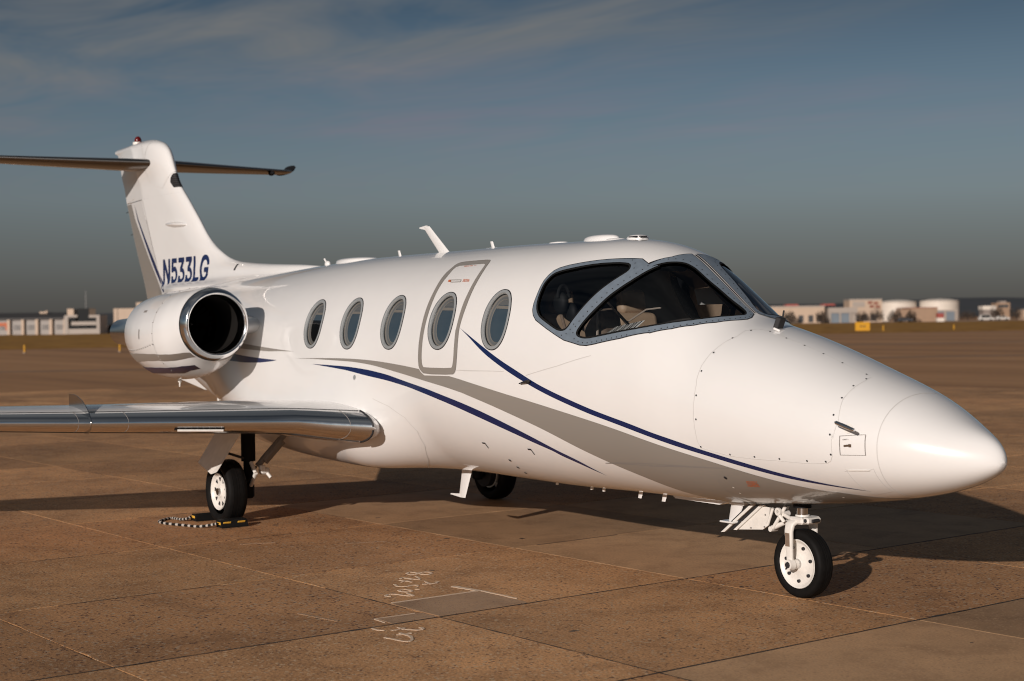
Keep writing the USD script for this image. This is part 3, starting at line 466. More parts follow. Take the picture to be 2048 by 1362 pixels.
for y in (-.30, .30):
    obj('control_yoke', [tube((-.95, y, 1.5), (-1.12, y, 1.5), .02), bx(-1.13, y, 1.5, .03, .28, .03), bx(-1.13, y - .13, 1.55, .03, .03, .12), bx(-1.13, y + .13, 1.55, .03, .03, .12)], M['dark'], jet)
hs = empty('headset', jet, (-1.99, -.46, 1.90)); 
obj('earcup', trimesh.creation.icosphere(2, .075).apply_scale([1, .6, 1.15]).apply_translation([0, 0, .02]), M['black'], hs); obj('earcup', trimesh.creation.icosphere(2, .06).apply_scale([1, .6, 1.2]).apply_translation([.05, .06, -.05]), M['black'], hs)
a = np.linspace(0, np.pi, 12); obj('headband', path_tube(np.c_[.03 + 0 * a, .05 * np.cos(a), .06 + .09 * np.sin(a)], .012), M['black'], hs)
obj('headset_cord', path_tube([(0, 0, -.06), (.03, .01, -.16), (.0, .0, -.26)], .012), M['brown_cloth'], hs)
"""END1"""
# cockpit clutter seen through the panes
def slab3(P, n, t_):
    P = np.array(P, float); n = np.array(n, float); n /= np.linalg.norm(n); k = len(P); V = np.vstack([P, P + n * t_]); F = []
    for i in range(1, k - 1): F += [[0, i, i + 1], [k, k + i + 1, k + i]]
    for i in range(k): j = (i + 1) % k; F += [[i, k + i, k + j], [i, k + j, j]]
    m = trimesh.Trimesh(V, F, process=False)
    if m.volume < 0: m.invert()
    return m
cb = np.array([(-1.385, -.52, 1.690), (-1.03, -.52, 1.735), (-1.0, -.47, 1.785), (-1.325, -.47, 1.742)])
cbo = obj('chart_board', slab3(cb, (0, .8, .6), .004), M['paper'], jet, smooth=False)
for k in range(11):
    t0 = .04 + k * .085; t1 = t0 + (.045 if k % 3 else .02); q = [cb[0] + (cb[1] - cb[0]) * t0, cb[0] + (cb[1] - cb[0]) * t1, cb[3] + (cb[2] - cb[3]) * t1, cb[3] + (cb[2] - cb[3]) * t0]
    obj('chart_bar', slab3(np.array(q) + [0, -.003, .001], (0, .8, .6), .001), M['dark'], cbo, smooth=False)
obj('cockpit_rod', [tube((-1.458, -.45, 1.932), (-1.145, -.47, 1.738), .008), tube((-1.41, -.45, 1.890), (-1.20, -.46, 1.752), .005)], M['chrome_dim'], jet)
obj('cockpit_cable', path_tube([(-1.40, -.42, 1.70), (-1.27, -.40, 1.78), (-1.12, -.36, 1.86), (-1.0, -.33, 1.87)], .006, 6), M['beige_dim'], jet)
obj('headliner_trim', slab3([(-1.843, .40, 2.17), (-1.581, .40, 2.17), (-1.305, .40, 2.028), (-1.50, .40, 2.012), (-1.526, .40, 2.09), (-1.727, .40, 2.11)], (0, 1, 0), .01), M['brown_trim'], jet, smooth=False)
obj('sunshade', slab3([(-1.52, .41, 2.008), (-1.321, .41, 2.022), (-1.224, .41, 1.961), (-1.20, .41, 1.895), (-1.479, .41, 1.895)], (0, 1, 0), .008), M['visor'], jet, smooth=False)
obj('pillar_trim', tube((-.62, -.035, 1.865), (-.98, -.035, 2.135), .014), M['brown_trim'], jet)
obj('overhead_panel', rbox(-1.45, 0, 2.18, .30, .36, .07, .03, (0, .10, 0)), M['dark'], jet)
jk = obj('folded_jacket', rbox(-1.62, -.36, 1.74, .20, .26, .26, .07, (.1, -.1, .2)), M['brown_cloth'], jet)
obj('harness_strap', [path_tube([(-1.50 - .02 * k, -.50 + .02 * k, 1.62), (-1.51 - .02 * k, -.49 + .02 * k, 1.78), (-1.56 - .02 * k, -.44 + .02 * k, 1.885)], .010, 6) for k in range(4)], M['beige_dim'], jet)
# ------------------------------------------------------------------ wings
def airfoil(n=26, nose=1.12):
    x = (1 - np.cos(np.linspace(0, np.pi, n))) / 2; y = 5 * (.2969 * np.sqrt(x) - .126 * x - .3516 * x ** 2 + .2843 * x ** 3 - .1030 * x ** 4)
    y = y * (1 + (nose - 1) * np.exp(-x / .06)); return x, y
WS = [(.50, -4.35, .90, -6.75, .10), (.80, -4.12, .915, -6.74, .118), (.95, -3.985, .925, -6.72, .125), (1.20, -4.18, .952, -6.68, .124), (1.45, -4.355, .980, -6.62, .122), (1.75, -4.49, .987, -6.64, .121), (2.95, -4.995, 1.012, -6.84, .118), (4.6, -5.69, 1.06, -7.10, .113), (6.25, -6.39, 1.115, -7.33, .11), (6.55, -6.60, 1.13, -7.36, .09), (6.62, -6.82, 1.135, -7.34, .05)]
def wing_section(y, xl, zl, xt, tc, side, sel, grow=0.0, camber=.012):
    x, h = airfoil(); c_ = xl - xt; tw = .004
    def pt(xx, hh, s): return [xl - xx * c_, side * y, zl + s * (hh * tc * c_ + grow) + camber * c_ * np.sin(np.pi * np.minimum(xx, 1)) * .8 + tw * xx * c_]
    return np.array([pt(a, b, 1) for a, b in zip(x[sel], h[sel])]), np.array([pt(a, b, -1) for a, b in zip(x[sel], h[sel])])
xa, _ = airfoil(); LEsel, BODY = xa <= .085, xa >= .06
def yfine(rows):
    rows = np.array(rows); out = []
    for a, b in zip(rows[:-1], rows[1:]):
        n = max(1, int((b[0] - a[0]) / .25)); out += [a + (b - a) * k / n for k in range(n)]
    return out + [rows[-1]]
for side in (-1, 1):
    wing = empty('wing', jet, (0, 0, 0))
    rows = yfine(WS); body, lead = [], []
    for r in rows:
        u, l = wing_section(*r, side, np.ones(len(xa), bool)); body.append(np.vstack([u[::-1], l[1:]]))
    sk = loft(np.array(body), caps=True); 
    if sk.volume < 0: sk.invert()
    obj('wing_skin', sk, M['white'], wing, smooth=40)
    for r in rows:
        if r[0] < .94: continue
        u, l = wing_section(*r, side, LEsel, .0025); r2 = list(r); d = .003
        s_ = np.vstack([u[::-1], l[1:]]); s_[:, 0] += d * np.exp(-np.abs(np.arange(len(s_)) - len(s_) // 2) / 3.0); lead.append(s_)
    obj('leading_edge', loft(np.array(lead), closed=False), M['chrome'], wing, smooth=60, label='polished bare metal leading edge')
    def wp(y, frac, s, grow=0.0):
        W = np.array(WS); v = [np.interp(y, W[:, 0], W[:, k]) for k in range(1, 5)]; u, l = wing_section(y, *v, side, np.ones(len(xa), bool), grow)
        q = u if s > 0 else l; return np.array([np.interp(frac, xa, q[:, k]) for k in range(3)])
    # thin dark line where the metal edge ends, and the joints across it
    obj('edge_gap', [path_tube([wp(y, .086, s, .002) for y in np.linspace(.96, 6.2, 40)], .0035, 5) for s in (1, -1)], M['seam_dark'], wing, kind='stuff')
    def across(y, g, r_, m, name, fr=.085):
        q = np.linspace(0, fr ** .5, 9) ** 2; obj(name, path_tube(np.array([wp(y, f, 1, g) for f in q[::-1]] + [wp(y, f, -1, g) for f in q[1:]]) + [.004, 0, 0], r_, 5), m, wing)
    across(.952, .003, .009, M['seam_dark'], 'root_seal'); across(1.10, .0028, .0022, M['seam'], 'edge_joint'); across(2.70, .0028, .002, M['seam'], 'edge_joint')
    # fence wrapped round the leading edge
    yv = 2.97; fr = np.array([.30, .24, .18, .12, .07, .03, .01, 0]); ou = [.10, .105, .10, .085, .06, .035, .018, .012]
    inn = [wp(yv, f, 1, -.005) for f in fr] + [wp(yv, f, -1, -.005) for f in (.01, .04, .09)]
    outp = [wp(yv, f, 1, g) for f, g in zip(fr, ou)] + [wp(yv, f, -1, g) for f, g in zip((.01, .04, .09), (.02, .028, .012))]
    outp = [p + np.array([.02 * math.exp(-abs(k - 7) / 2.0), 0, 0]) for k, p in enumerate(outp)]
    A_ = np.array([inn, outp]); B_ = A_ + [0, side * .006, 0]; obj('wing_fence', [loft(A_, closed=False), loft(B_[::-1], closed=False), loft(np.array([A_[1], B_[1]]), closed=False)], M['chrome_dim'], wing, smooth=False)
    across(yv + side * 0, .004, .0025, M['seam'], 'edge_joint'); across(yv + .09, .0028, .0018, M['seam'], 'edge_joint')
    # slotted lip under the leading edge
    yl = np.linspace(1.99, 2.36, 12); lo = np.array([[wp(y, .012, -1, .004) + [.012, 0, 0] for y in yl], [wp(y, .026, -1, .005) + [.012, 0, 0] for y in yl]])
    obj('edge_slot', loft(lo, closed=False), M['seam_dark'], wing, smooth=False)
    obj('edge_lip', path_tube([wp(y, .018, -1, .012) + [.030, 0, 0] for y in np.linspace(2.005, 2.345, 10)], .010, 8), M['white_dull'], wing)
    for k, y in enumerate(np.linspace(2.02, 2.33, 8)): obj('slot_screw', trimesh.creation.icosphere(1, .0035).apply_translation(wp(y, .009, -1, .004) + [.017, 0, 0]), M['steel'], wing)
    # flap and aileron gaps, aileron hinge fairing
    for y0, y1 in ((1.3, 4.2), (4.25, 6.2)):
        obj('flap_gap' if y0 < 2 else 'aileron_gap', path_tube([wp(y, .74, 1, .001) for y in np.linspace(y0, y1, 14)], .006, 5), M['seam_dark'], wing)
    for y in (1.9, 3.6): 
        p = wp(y, .75, -1); obj('flap_track', bx(p[0] - .1, p[1], p[2] - .02, .55, .05, .07, ch=.015), M['white'], wing)
    # strip of walkway on the root
    q = np.array([[wp(y, f, 1, .003) for f in np.linspace(.12, .5, 6)] for y in (1.15, 1.5)]); 
# ------------------------------------------------------------------ engine nacelles
NS = [(-6.47, 1.803, .345), (-6.555, 1.797, .363), (-6.66, 1.775, .385), (-6.80, 1.745, .414), (-7.0, 1.718, .433), (-7.25, 1.703, .438), (-7.5, 1.70, .428), (-7.7, 1.706, .405), (-7.9, 1.718, .368)]
def nac(y0, xs, a, off=0.0):
    T = np.array(NS); i = np.argsort(T[:, 0]); cz = PchipInterpolator(T[i, 0], T[i, 1])(xs); r = PchipInterpolator(T[i, 0], T[i, 2])(xs) + off
    return np.stack([xs, y0 - r * np.cos(a), cz + r * np.sin(a)], -1)
for side in (-1, 1):
    y0 = 1.30 * side
    eng = empty('engine_nacelle', jet, (0, 0, 0))
    a = np.linspace(0, 2 * np.pi, 56, endpoint=False); xs = np.linspace(-6.47, -7.9, 28)
    body = loft(np.array([nac(y0, np.full(56, x), a) for x in xs]))
    body = obj('cowling', body, M['white'], eng, smooth=60)
    lip = [(-.012, .3435), (.03, .338), (.06, .326), (.082, .310), (.090, .298), (.086, .286), (.073, .276), (.05, .269), (.01, .264), (-.05, .262)]
    obj('inlet_lip', revolve(lip, (-6.47, y0, 1.804), (1, 0, .0), 72), M['chrome'], eng, smooth=70, label='polished metal inlet lip')
    obj('lip_joint', revolve([(-.002, .3468), (.004, .3462)], (-6.47, y0, 1.803), (1, 0, 0), 56), M['seam_dark'], eng)
    obj('inlet_duct', revolve([(.02, .262), (-.2, .255), (-.62, .27)], (-6.54, y0, 1.805), (1, 0, 0), 48), M['duct'], eng, smooth=60)
    obj('spinner', revolve([(0, .085), (.05, .075), (.10, .05), (.13, .02), (.137, .001)], (-7.14, y0, 1.805), (1, 0, 0), 24), M['chrome_dim'], eng, smooth=60)
    fb = []
    for k in range(28):
        b = k / 28 * 2 * np.pi; rr = np.array([0, math.cos(b), math.sin(b)]); tt = np.array([0, -math.sin(b), math.cos(b)])
        c_ = np.array([-7.15, y0, 1.805]); p = [c_ + rr * .08 + tt * .012, c_ + rr * .262 + tt * .03 + [.02, 0, 0], c_ + rr * .262 - tt * .028 + [-.05, 0, 0], c_ + rr * .08 - tt * .012 + [-.04, 0, 0]]
        fb.append(trimesh.Trimesh(p, [[0, 1, 2], [0, 2, 3]], process=False))
    obj('fan', fb, M['dark'], eng, smooth=False); obj('fan_hub', revolve([(0, .001), (0, .29)], (-7.2, y0, 1.805), (1, 0, 0), 24), M['dark'], eng, smooth=False)
    obj('exhaust_nozzle', revolve([(0.25, .34), (0, .30), (-.45, .20), (-.85, .150), (-1.10, .137), (-1.10, .125), (-.8, .12)], (-7.92, y0, 1.722), (1, 0, -.013), 48), M['chrome_dim'], eng, smooth=60, label='bare metal exhaust nozzle')
    obj('cowl_shroud', revolve([(.0, .366), (-.03, .34), (-.03, .25)], (-7.9, y0, 1.718), (1, 0, 0), 40), M['seam_dark'], eng)
    nm = lambda Q, off: (lambda V: (V, (V - nac(y0, Q[:, 0], Q[:, 1], -.3)) / .3))(nac(y0, Q[:, 0], Q[:, 1], off))
    sgnf = (lambda q: q) if side < 0 else (lambda q: np.c_[np.array(q)[:, 0], np.pi - np.array(q)[:, 1]])
    rad = lambda q: np.array([[x, math.radians(t_)] for x, t_ in q])
    skin('nacelle_stripe', Polygon(sgnf(rad([(-7.89, -30), (-7.5, -23.5), (-7.25, -23.5), (-7.0, -26), (-6.8, -32), (-6.49, -48), (-6.49, -60), (-6.8, -43), (-7.0, -36), (-7.25, -34), (-7.5, -36), (-7.89, -47)]))), M['grey'], body, .0025, .06, .02, mapping=nm)
    skin('nacelle_stripe', Polygon(sgnf(rad([(-7.76, -52), (-7.5, -46.5), (-7.3, -45), (-7.1, -46.5), (-6.9, -51), (-6.75, -58), (-6.64, -70), (-6.68, -82), (-6.76, -72), (-6.85, -70), (-6.95, -63), (-7.1, -59), (-7.3, -57.5), (-7.5, -60), (-7.64, -66)]))), M['blue'], body, .0028, .06, .02, mapping=nm)
    skin('cowl_seam', unary_union([LineString(sgnf(rad([(-6.95, t_) for t_ in range(-80, 130, 10)]))).buffer(.0035), LineString(sgnf(rad([(-6.95, -12), (-7.85, -22)]))).buffer(.003), LineString(sgnf(rad([(-7.45, 50), (-7.45, 80)]))).buffer(.003)]), M['seam_light'], body, .0022, .06, .02, mapping=nm)
    dl = [(-6.95, t_) for t_ in range(-70, 100, 14)] + [(-6.97 - k * .06, -13.5 - k * .66) for k in range(14)]
    D_ = sgnf(rad(dl)); obj('cowl_fastener', [trimesh.creation.icosphere(1, .0055).apply_translation(p) for p in nac(y0, D_[:, 0], D_[:, 1], .002)], M['seam'], body, kind='stuff')
    skin('cowl_latch', MultiPolygon([Polygon(sgnf(rad([(-7.28, 8), (-7.30, 8), (-7.30, -4), (-7.28, -4)]))), Polygon(sgnf(rad([(-7.24, 34), (-7.32, 34), (-7.32, 31), (-7.24, 31)])))]), M['seam'], body, .003, .03, .01, mapping=nm)
    obj('drain_mast', [tube((-7.36, y0, 1.30), (-7.36, y0, 1.235), .02, .018), tube((-7.36, y0, 1.235), (-7.365, y0, 1.19), .010, .007)], M['white_dull'], eng)
    # pylon: a flat fairing between fuselage and cowling
    ys = np.linspace(.50, .93, 6); xq, hq = airfoil(); sec = []
    for y in ys:
        f = (y - .5) / .43; xl, xt, z = -6.62 - .02 * f, -8.65 + .5 * f, 1.82 - .06 * f; c_ = xl - xt
        u = np.c_[xl - xq * c_, np.full(len(xq), side * y), z + hq * .11 * c_]; l = np.c_[xl - xq * c_, np.full(len(xq), side * y), z - hq * .11 * c_]; sec.append(np.vstack([u[::-1], l[1:]]))
    pm = loft(np.array(sec), caps=True); 
    if pm.volume < 0: pm.invert()
    obj('pylon', pm, M['white'], eng, smooth=40)
# ------------------------------------------------------------------ fin, rudder and tailplane
FZ = np.array([1.95, 2.30, 2.375, 2.46, 2.505, 2.561, 2.64, 2.724, 2.87, 3.041, 3.30, 3.57, 3.77, 3.963, 4.06, 4.105, 4.14, 4.157])
FL = np.array([-6.6, -6.7, -6.80, -8.25, -8.82, -9.11, -9.34, -9.536, -9.77, -9.977, -10.31, -10.654, -10.79, -10.936, -11.09, -11.237, -11.42, -11.60])
TZ = np.array([1.95, 2.156, 2.389, 2.786, 3.405, 3.62, 3.70, 3.76, 3.85, 4.0, 4.07, 4.10, 4.137, 4.157])
TX = np.array([-11.63, -11.735, -11.85, -12.106, -12.436, -12.52, -12.57, -12.60, -12.63, -12.68, -12.74, -12.86, -12.86, -12.2])
fLE = PchipInterpolator(FZ, FL); fTE = lambda z: np.interp(z, TZ, TX)
hinge = lambda z: -11.541 + (np.asarray(z) - 3.137) * (-11.541 + 11.213) / (3.137 - 2.619)
def fin_h(x, z):
    x, z = np.asarray(x, float), np.asarray(z, float); d = np.clip(fLE(z) - x, 0, None); t = np.clip(x - fTE(z), 0, None)
    L = np.where(z < 2.7, .55 + (2.7 - z) * 5.5, .55); hm = .090 + .035 * sstep(3.55, 3.9, z) - .03 * sstep(4.05, 4.157, z) - .04 * sstep(4.10, 4.16, z)
    h = hm * np.sqrt(np.clip(1 - (1 - np.clip(d / L, 0, 1)) ** 2, 0, 1)) * np.minimum(1, .16 + .84 * t / .8)
    h = h + .13 * np.exp(-np.clip(z - 2.27, 0, None) / .032) * sstep(0, 1.5, d) * sstep(-11.2, -10.2, x)
    return h
def fin_sections(zs, xa_, xb_, n=64):
    out = []
    for z in zs:
        a, b = float(xa_(z)), float(xb_(z)); s = (1 - np.cos(np.linspace(0, np.pi, n))) / 2; x = a + (b - a) * s; h = fin_h(x, np.full(n, z)); h = np.maximum(h, .0015)
        out.append(np.vstack([np.c_[x, -h, np.full(n, z)], np.c_[x[::-1], h[::-1], np.full(n, z)]]))
    m = loft(np.array(out), caps=True)
    if m.volume < 0: m.invert()
    return m
tail = empty('tail_fin', jet, (0, 0, 0))
zs = np.unique(np.r_[np.linspace(1.97, 2.7, 26), np.linspace(2.7, 3.405, 14), 3.4055, np.linspace(3.42, 3.95, 16), np.linspace(3.95, 4.156, 14)])
fin = obj('fin', fin_sections(zs, fLE, lambda z: float(hinge(z)) + .012 if z < 3.4052 else float(fTE(z))), M['white'], tail, smooth=50)
rud = obj('rudder', fin_sections(np.linspace(2.02, 3.395, 18), lambda z: float(hinge(z)) - .004, fTE), M['white'], tail, smooth=50)
def fin_map(side):
    def f(Q, off):
        x, z = Q[:, 0], Q[:, 1]; h = fin_h(x, z); e = .004; gx = (fin_h(x + e, z) - fin_h(x - e, z)) / (2 * e); gz = (fin_h(x, z + e) - fin_h(x, z - e)) / (2 * e)
        N_ = np.c_[-gx, np.full(len(x), float(side)), -gz]; N_ /= np.linalg.norm(N_, axis=1, keepdims=True); return np.c_[x, side * (h + off), z], N_
    return f
for side in (-1, 1):
    fm = fin_map(side)
    stripe = np.array([[-12.046, 3.362], [-11.944, 3.162], [-11.707, 2.912], [-11.556, 2.759], [-11.418, 2.621], [-11.275, 2.49], [-11.125, 2.367], [-10.91, 2.207], [-10.842, 2.217], [-10.988, 2.357], [-11.154, 2.486], [-11.29, 2.615], [-11.456, 2.754], [-11.628, 2.908], [-11.898, 3.159]])
    Zg = np.linspace(2.04, 3.385, 22); wl = np.interp(Zg, [2.04, 2.21, 2.617, 3.169, 3.387], [-10.83, -11.025, -11.485, -12.06, -12.209]); te = fTE(Zg) + .008
    greyp = Polygon(np.vstack([np.c_[np.minimum(wl, hinge(Zg) - .02), Zg], np.c_[te, Zg][::-1]])).buffer(0)
    skin('rudder_paint', greyp, M['grey'], rud, .0018, .06, .03, mapping=fm, label='grey painted trailing part of the rudder')
    sp = Polygon(stripe).buffer(0); hz_ = Polygon(np.vstack([np.c_[hinge(Zg), Zg], np.c_[hinge(Zg) - 3, Zg][::-1]]))
    for pp_, par_ in ((sp.difference(hz_), fin), (sp.intersection(hz_.buffer(-.004)), rud)): skin('fin_stripe', pp_, M['blue'], par_, .0022, .06, .03, mapping=fm)
    seg = [LineString([(-11.54, 3.14), (-11.21, 2.62), (-10.98, 2.28)])] + [LineString([(-11.45, 3.72), (-11.35, 3.58), (-10.95, 3.49), (-10.80, 3.63), (-10.72, 3.69)]), LineString([(-11.58, 4.12), (-11.50, 3.95), (-11.52, 3.74)]), LineString([(-11.32, 4.12), (-11.43, 3.95), (-11.45, 3.72)]), LineString([(-12.42, 3.405), (-12.05, 3.45)])]
    for q_ in seg: skin('fin_seam', q_.buffer(.004), M['seam_light'], fin, .0026, .05, .02, mapping=fm)
    skin('vent_slot', Polygon([(-8.70, 2.40), (-8.67, 2.40), (-8.73, 2.50), (-8.76, 2.50)] if False else [(-8.80, 2.405), (-8.76, 2.405), (-8.74, 2.475), (-8.78, 2.475)]), M['seam_dark'], fin, .004, .02, .01, mapping=fm)
    tm = meshkit.text_mesh('N533LG', .285, .002, bold=True); v = np.array(tm.vertices); w0, w1 = v[:, 0].min(), v[:, 0].max(); s = v.copy(); v[:, 0] = (v[:, 0] - w0) / (w1 - w0) * 1.42
    tf = np.array(tm.faces); top = tf[(v[tf][:, :, 2] > .0015).all(1)]; glyphs = unary_union([Polygon(v[t_][:, :2]).buffer(1e-5) for t_ in top]).simplify(.0008).buffer(.005)
    glyphs = affinity.translate(glyphs, -10.955, 2.315) if side < 0 else affinity.translate(affinity.scale(glyphs, -1, 1, origin=(0, 0)), -9.535, 2.315)
    skin('registration', glyphs, M['blue'], fin, .0024, .02, .012, mapping=fm, label='registration lettering N533LG' if side < 0 else None)
    # logo-light fairing on the fin side
    b = np.linspace(0, 1, 10); hh = .5 * .06 * np.sin(np.pi * np.minimum(1, b * 1.1 + .02)) ** .7
    q_ = [np.c_[-10.53 + .34 * f_ * np.cos(ph_), np.full(16, side * (.082 + o_)), 3.02 + .035 * f_ * np.sin(ph_) - .02 * np.cos(ph_) * f_] for ph_ in [np.linspace(0, 2 * np.pi, 16, endpoint=False)] for f_, o_ in ((1, -.02), (.95, .015), (.7, .04), (.3, .052), (.02, .054))]
    obj('fin_probe', loft(np.array(q_), caps=True), M['white'], fin, smooth=50)
    obj('static_wick', [tube((float(fTE(z)), 0, z), (float(fTE(z)) - .12, 0, z - .01), .004) for z in (3.0, 3.3)], M['seam_dark'], rud) if side < 0 else None
rows_ = []
for z_ in np.linspace(3.478, 3.66, 14):
    dm_ = float(np.interp(z_, [3.478, 3.49, 3.55, 3.60, 3.64, 3.66], [.10, .105, .12, .085, .04, .010])); dd_ = np.linspace(0, 1, 10) ** 2 * dm_; x_ = float(fLE(z_)) - dd_; hh_ = fin_h(x_, np.full(10, z_)) + .005; xo_ = x_ + .006 * np.exp(-dd_ / .01)
    rows_.append(np.vstack([np.c_[xo_, -hh_, np.full(10, z_)][::-1], np.c_[xo_, hh_, np.full(10, z_)]]))
lv_ = obj('inlet_louvre', loft(np.array(rows_), closed=False), M['seam_dark'], tail, smooth=50, label='black louvred patch on the leading edge of the fin')
for k_ in range(2, 13, 2): obj('louvre_slat', path_tube(rows_[k_][1:-1] * [1, 1.0, 1] + [.003, 0, 0], .0035, 5), M['dark_metal'], lv_)
obj('beacon', [trimesh.creation.icosphere(2, .045).apply_scale([1, 1, 1.3]).apply_translation([-12.02, 0, 4.19])], M['red'], tail, label='dark red beacon on top of the fin')
obj('beacon_base', trimesh.creation.cylinder(.065, .04).apply_translation([-12.02, 0, 4.15]), M['white_dull'], tail)
obj('ventral_strake', prism([(-.437, .19), (-1.19, .295), (-1.15, .50), (-.45, .45)], (-9.15, -.10, .86), (1, 0, 0), (0, 0, 1), (0, -1, 0), .025), M['white'], tail)
obj('ventral_strake', prism([(-.437, .19), (-1.19, .295), (-1.15, .50), (-.45, .45)], (-9.15, .12, .86), (1, 0, 0), (0, 0, 1), (0, -1, 0), .025), M['white'], tail)
obj('tail_drain', tube((-9.5, 0, .98), (-9.5, 0, .88), .018, .014), M['white_dull'], tail)
tp = empty('tailplane', jet, (0, 0, 0))
HS = [(.02, -11.20, 3.83, -12.45, .115), (.12, -11.27, 3.835, -12.45, .112), (1.2, -11.88, 3.885, -12.78, .108), (2.30, -12.50, 3.94, -13.12, .10), (2.46, -12.62, 3.955, -13.16, .085), (2.52, -12.78, 3.965, -13.16, .05)]
LE2 = xa <= .36
for side in (-1, 1):
    rows = yfine(HS); body, lead = [], []
    for r in rows:
        u, l = wing_section(*r, side, np.ones(len(xa), bool), 0, 0); body.append(np.vstack([u[::-1], l[1:]]))
        u, l = wing_section(*r, side, LE2, .0025, 0); s_ = np.vstack([u[::-1], l[1:]]); s_[:, 0] += .003 * np.exp(-np.abs(np.arange(len(s_)) - len(s_) // 2) / 3.0); lead.append(s_)
    m = loft(np.array(body), caps=True)
    if m.volume < 0: m.invert()
    hp = obj('stabiliser', m, M['white'], tp, smooth=40)
    obj('leading_edge', loft(np.array(lead), closed=False), M['dark_metal'], hp, smooth=60)
    q = []
    for t_, (yy, zz, ch_) in enumerate([(2.46, 3.955, .50), (2.53, 3.985, .46), (2.575, 4.03, .40), (2.59, 4.055, .30)]):
        a = np.linspace(0, 2 * np.pi, 20, endpoint=False); q.append(np.c_[-12.90 - .02 * t_ + ch_ * .5 * np.cos(a), np.full(20, side * yy), zz + (.032 - .006 * t_) * np.sin(a)])
    m = loft(np.array(q), caps=True); obj('tailplane_tip', m, M['dark'], hp, smooth=50, label='black upturned tip of the tailplane')
    obj('balance_weight', trimesh.creation.icosphere(2, .035).apply_scale([2.2, 1, 1]).apply_translation([-12.35, side * 2.02, 3.885]), M['dark'], hp)
    obj('elevator_gap', path_tube([(np.interp(y, [.1, 2.4], [-12.12, -12.98]), side * y, np.interp(y, [.1, 2.4], [3.875, 3.965])) for y in np.linspace(.2, 2.35, 10)], .005, 5), M['seam_dark'], hp)
# ------------------------------------------------------------------ undercarriage
def wheel(par, c_, R, w, rim_r, kind, side):
    cx, cy, cz = c_; n = 56
    prof = [(-.36, .70), (-.47, .76), (-.50, .86), (-.46, .94), (-.36, .985), (-.24, 1.0), (-.235, .99), (-.215, .99), (-.21, 1.0), (-.07, 1.0), (-.065, .99), (-.045, .99), (-.04, 1.0), (.04, 1.0), (.045, .99), (.065, .99), (.07, 1.0), (.21, 1.0), (.215, .99), (.235, .99), (.24, 1.0), (.36, .985), (.46, .94), (.50, .86), (.47, .76), (.36, .70)]
    o = obj('wheel', revolve([(s * w, r * R) for s, r in prof], c_, (0, 1, 0), n), M['tyre'], par, smooth=50)
    rp = [(.40, rim_r * 1.0), (.43, rim_r * .985), (.41, rim_r * .93), (.33, rim_r * .88), (.28, rim_r * .80), (.26, rim_r * .55), (.30, rim_r * .34), (.36, rim_r * .28), (.36, .001)]
    for sd in (-1, 1): obj('rim', revolve([(sd * s * w, r) for s, r in rp], c_, (0, 1, 0), 48), M['white_dull'], o, smooth=40)
    sd = side; nh = 9 if kind == 'main' else 7
    hl = []
    for k in range(nh):
        b = k / nh * 2 * np.pi + .25; rr = rim_r * (.66 if kind == 'main' else .70); p = np.array([cx + rr * math.cos(b), cy + sd * .285 * w, cz + rr * math.sin(b)])
        if kind == 'main':
            e = np.array([math.cos(b), 0, math.sin(b)]); t_ = np.array([-math.sin(b), 0, math.cos(b)]); q = np.array([p - e * .018, p + e * .02 + t_ * .02, p + e * .02 - t_ * .016]); q[:, 1] = cy + sd * .29 * w
            hl.append(prism([(0, 0), (.036, .02), (.036, -.018)], q[0], e, t_, (0, sd, 0), .004))
        else: hl.append(tube(p - [0, sd * .008, 0], p + [0, sd * .012, 0], .011, sides=8))
    for q in hl: obj('rim_hole' if kind == 'main' else 'rim_bolt', q, M['seam_dark'], o, smooth=False)
    obj('hub_cap', [tube((cx, cy + sd * .30 * w, cz), (cx, cy + sd * .46 * w, cz), rim_r * .22, rim_r * .19, 20)], M['chrome_dim'], o)
    return o
ng = empty('nose_gear', jet, (0, 0, 0))
wheel(ng, (0, 0, .2185), .2185, .128, .158, 'nose', -1)
for sd in (-1, 1):
    P = np.array([(0.0, sd * .03, .492), (-.005, sd * .075, .492), (-.01, sd * .100, .470), (-.012, sd * .108, .43), (-.012, sd * .106, .35), (-.010, sd * .104, .27), (-.006, sd * .104, .225)])
    rings = []
    for k, p in enumerate(P):
        t_ = P[min(k + 1, len(P) - 1)] - P[max(k - 1, 0)]; t_ /= np.linalg.norm(t_); u = np.array([1.0, 0, 0]); w_ = np.cross(t_, u); wd = [.040, .040, .036, .033, .029, .025, .026][k]; th = [.018, .018, .016, .014, .013, .012, .014][k]
        a = np.linspace(0, 2 * np.pi, 16, endpoint=False); se = lambda v: np.sign(v) * np.abs(v) ** .55
        rings.append(p + se(np.cos(a))[:, None] * wd * u + se(np.sin(a))[:, None] * th * w_)
    f = obj('fork', loft(np.array(rings), caps=True), M['white_dull'], ng, smooth=45)
    obj('axle_nut', [tube((0, sd * .095, .2185), (0, sd * .135, .2185), .036, .033, 14), tube((0, sd * .04, .2185), (0, sd * .10, .2185), .030, .030, 14)], M['white_dull'], ng)
    obj('axle_end', [tube((0, sd * .134, .2185), (0, sd * .142, .2185), .022, .018, 8), tube((-.02, sd * .13, .19), (.0, sd * .14, .205), .006)], M['seam_dark'], ng)
    skin_q = [(-.019, 0), (.019, 0), (.019, .085), (-.019, .085)]
    obj('fork_placard', prism(skin_q, (-.014, sd * .1215, .335), (1, 0, 0), (0, 0, 1), (0, sd, 0), .0015), M['brown_cloth'], f)
obj('fork_crown', [bx(.02, 0, .498, .12, .17, .045, ch=.012), bx(.085, 0, .500, .05, .12, .04, ch=.01), tube((0, 0, .50), (0, 0, .53), .05, .045, 20)], M['white_dull'], ng)
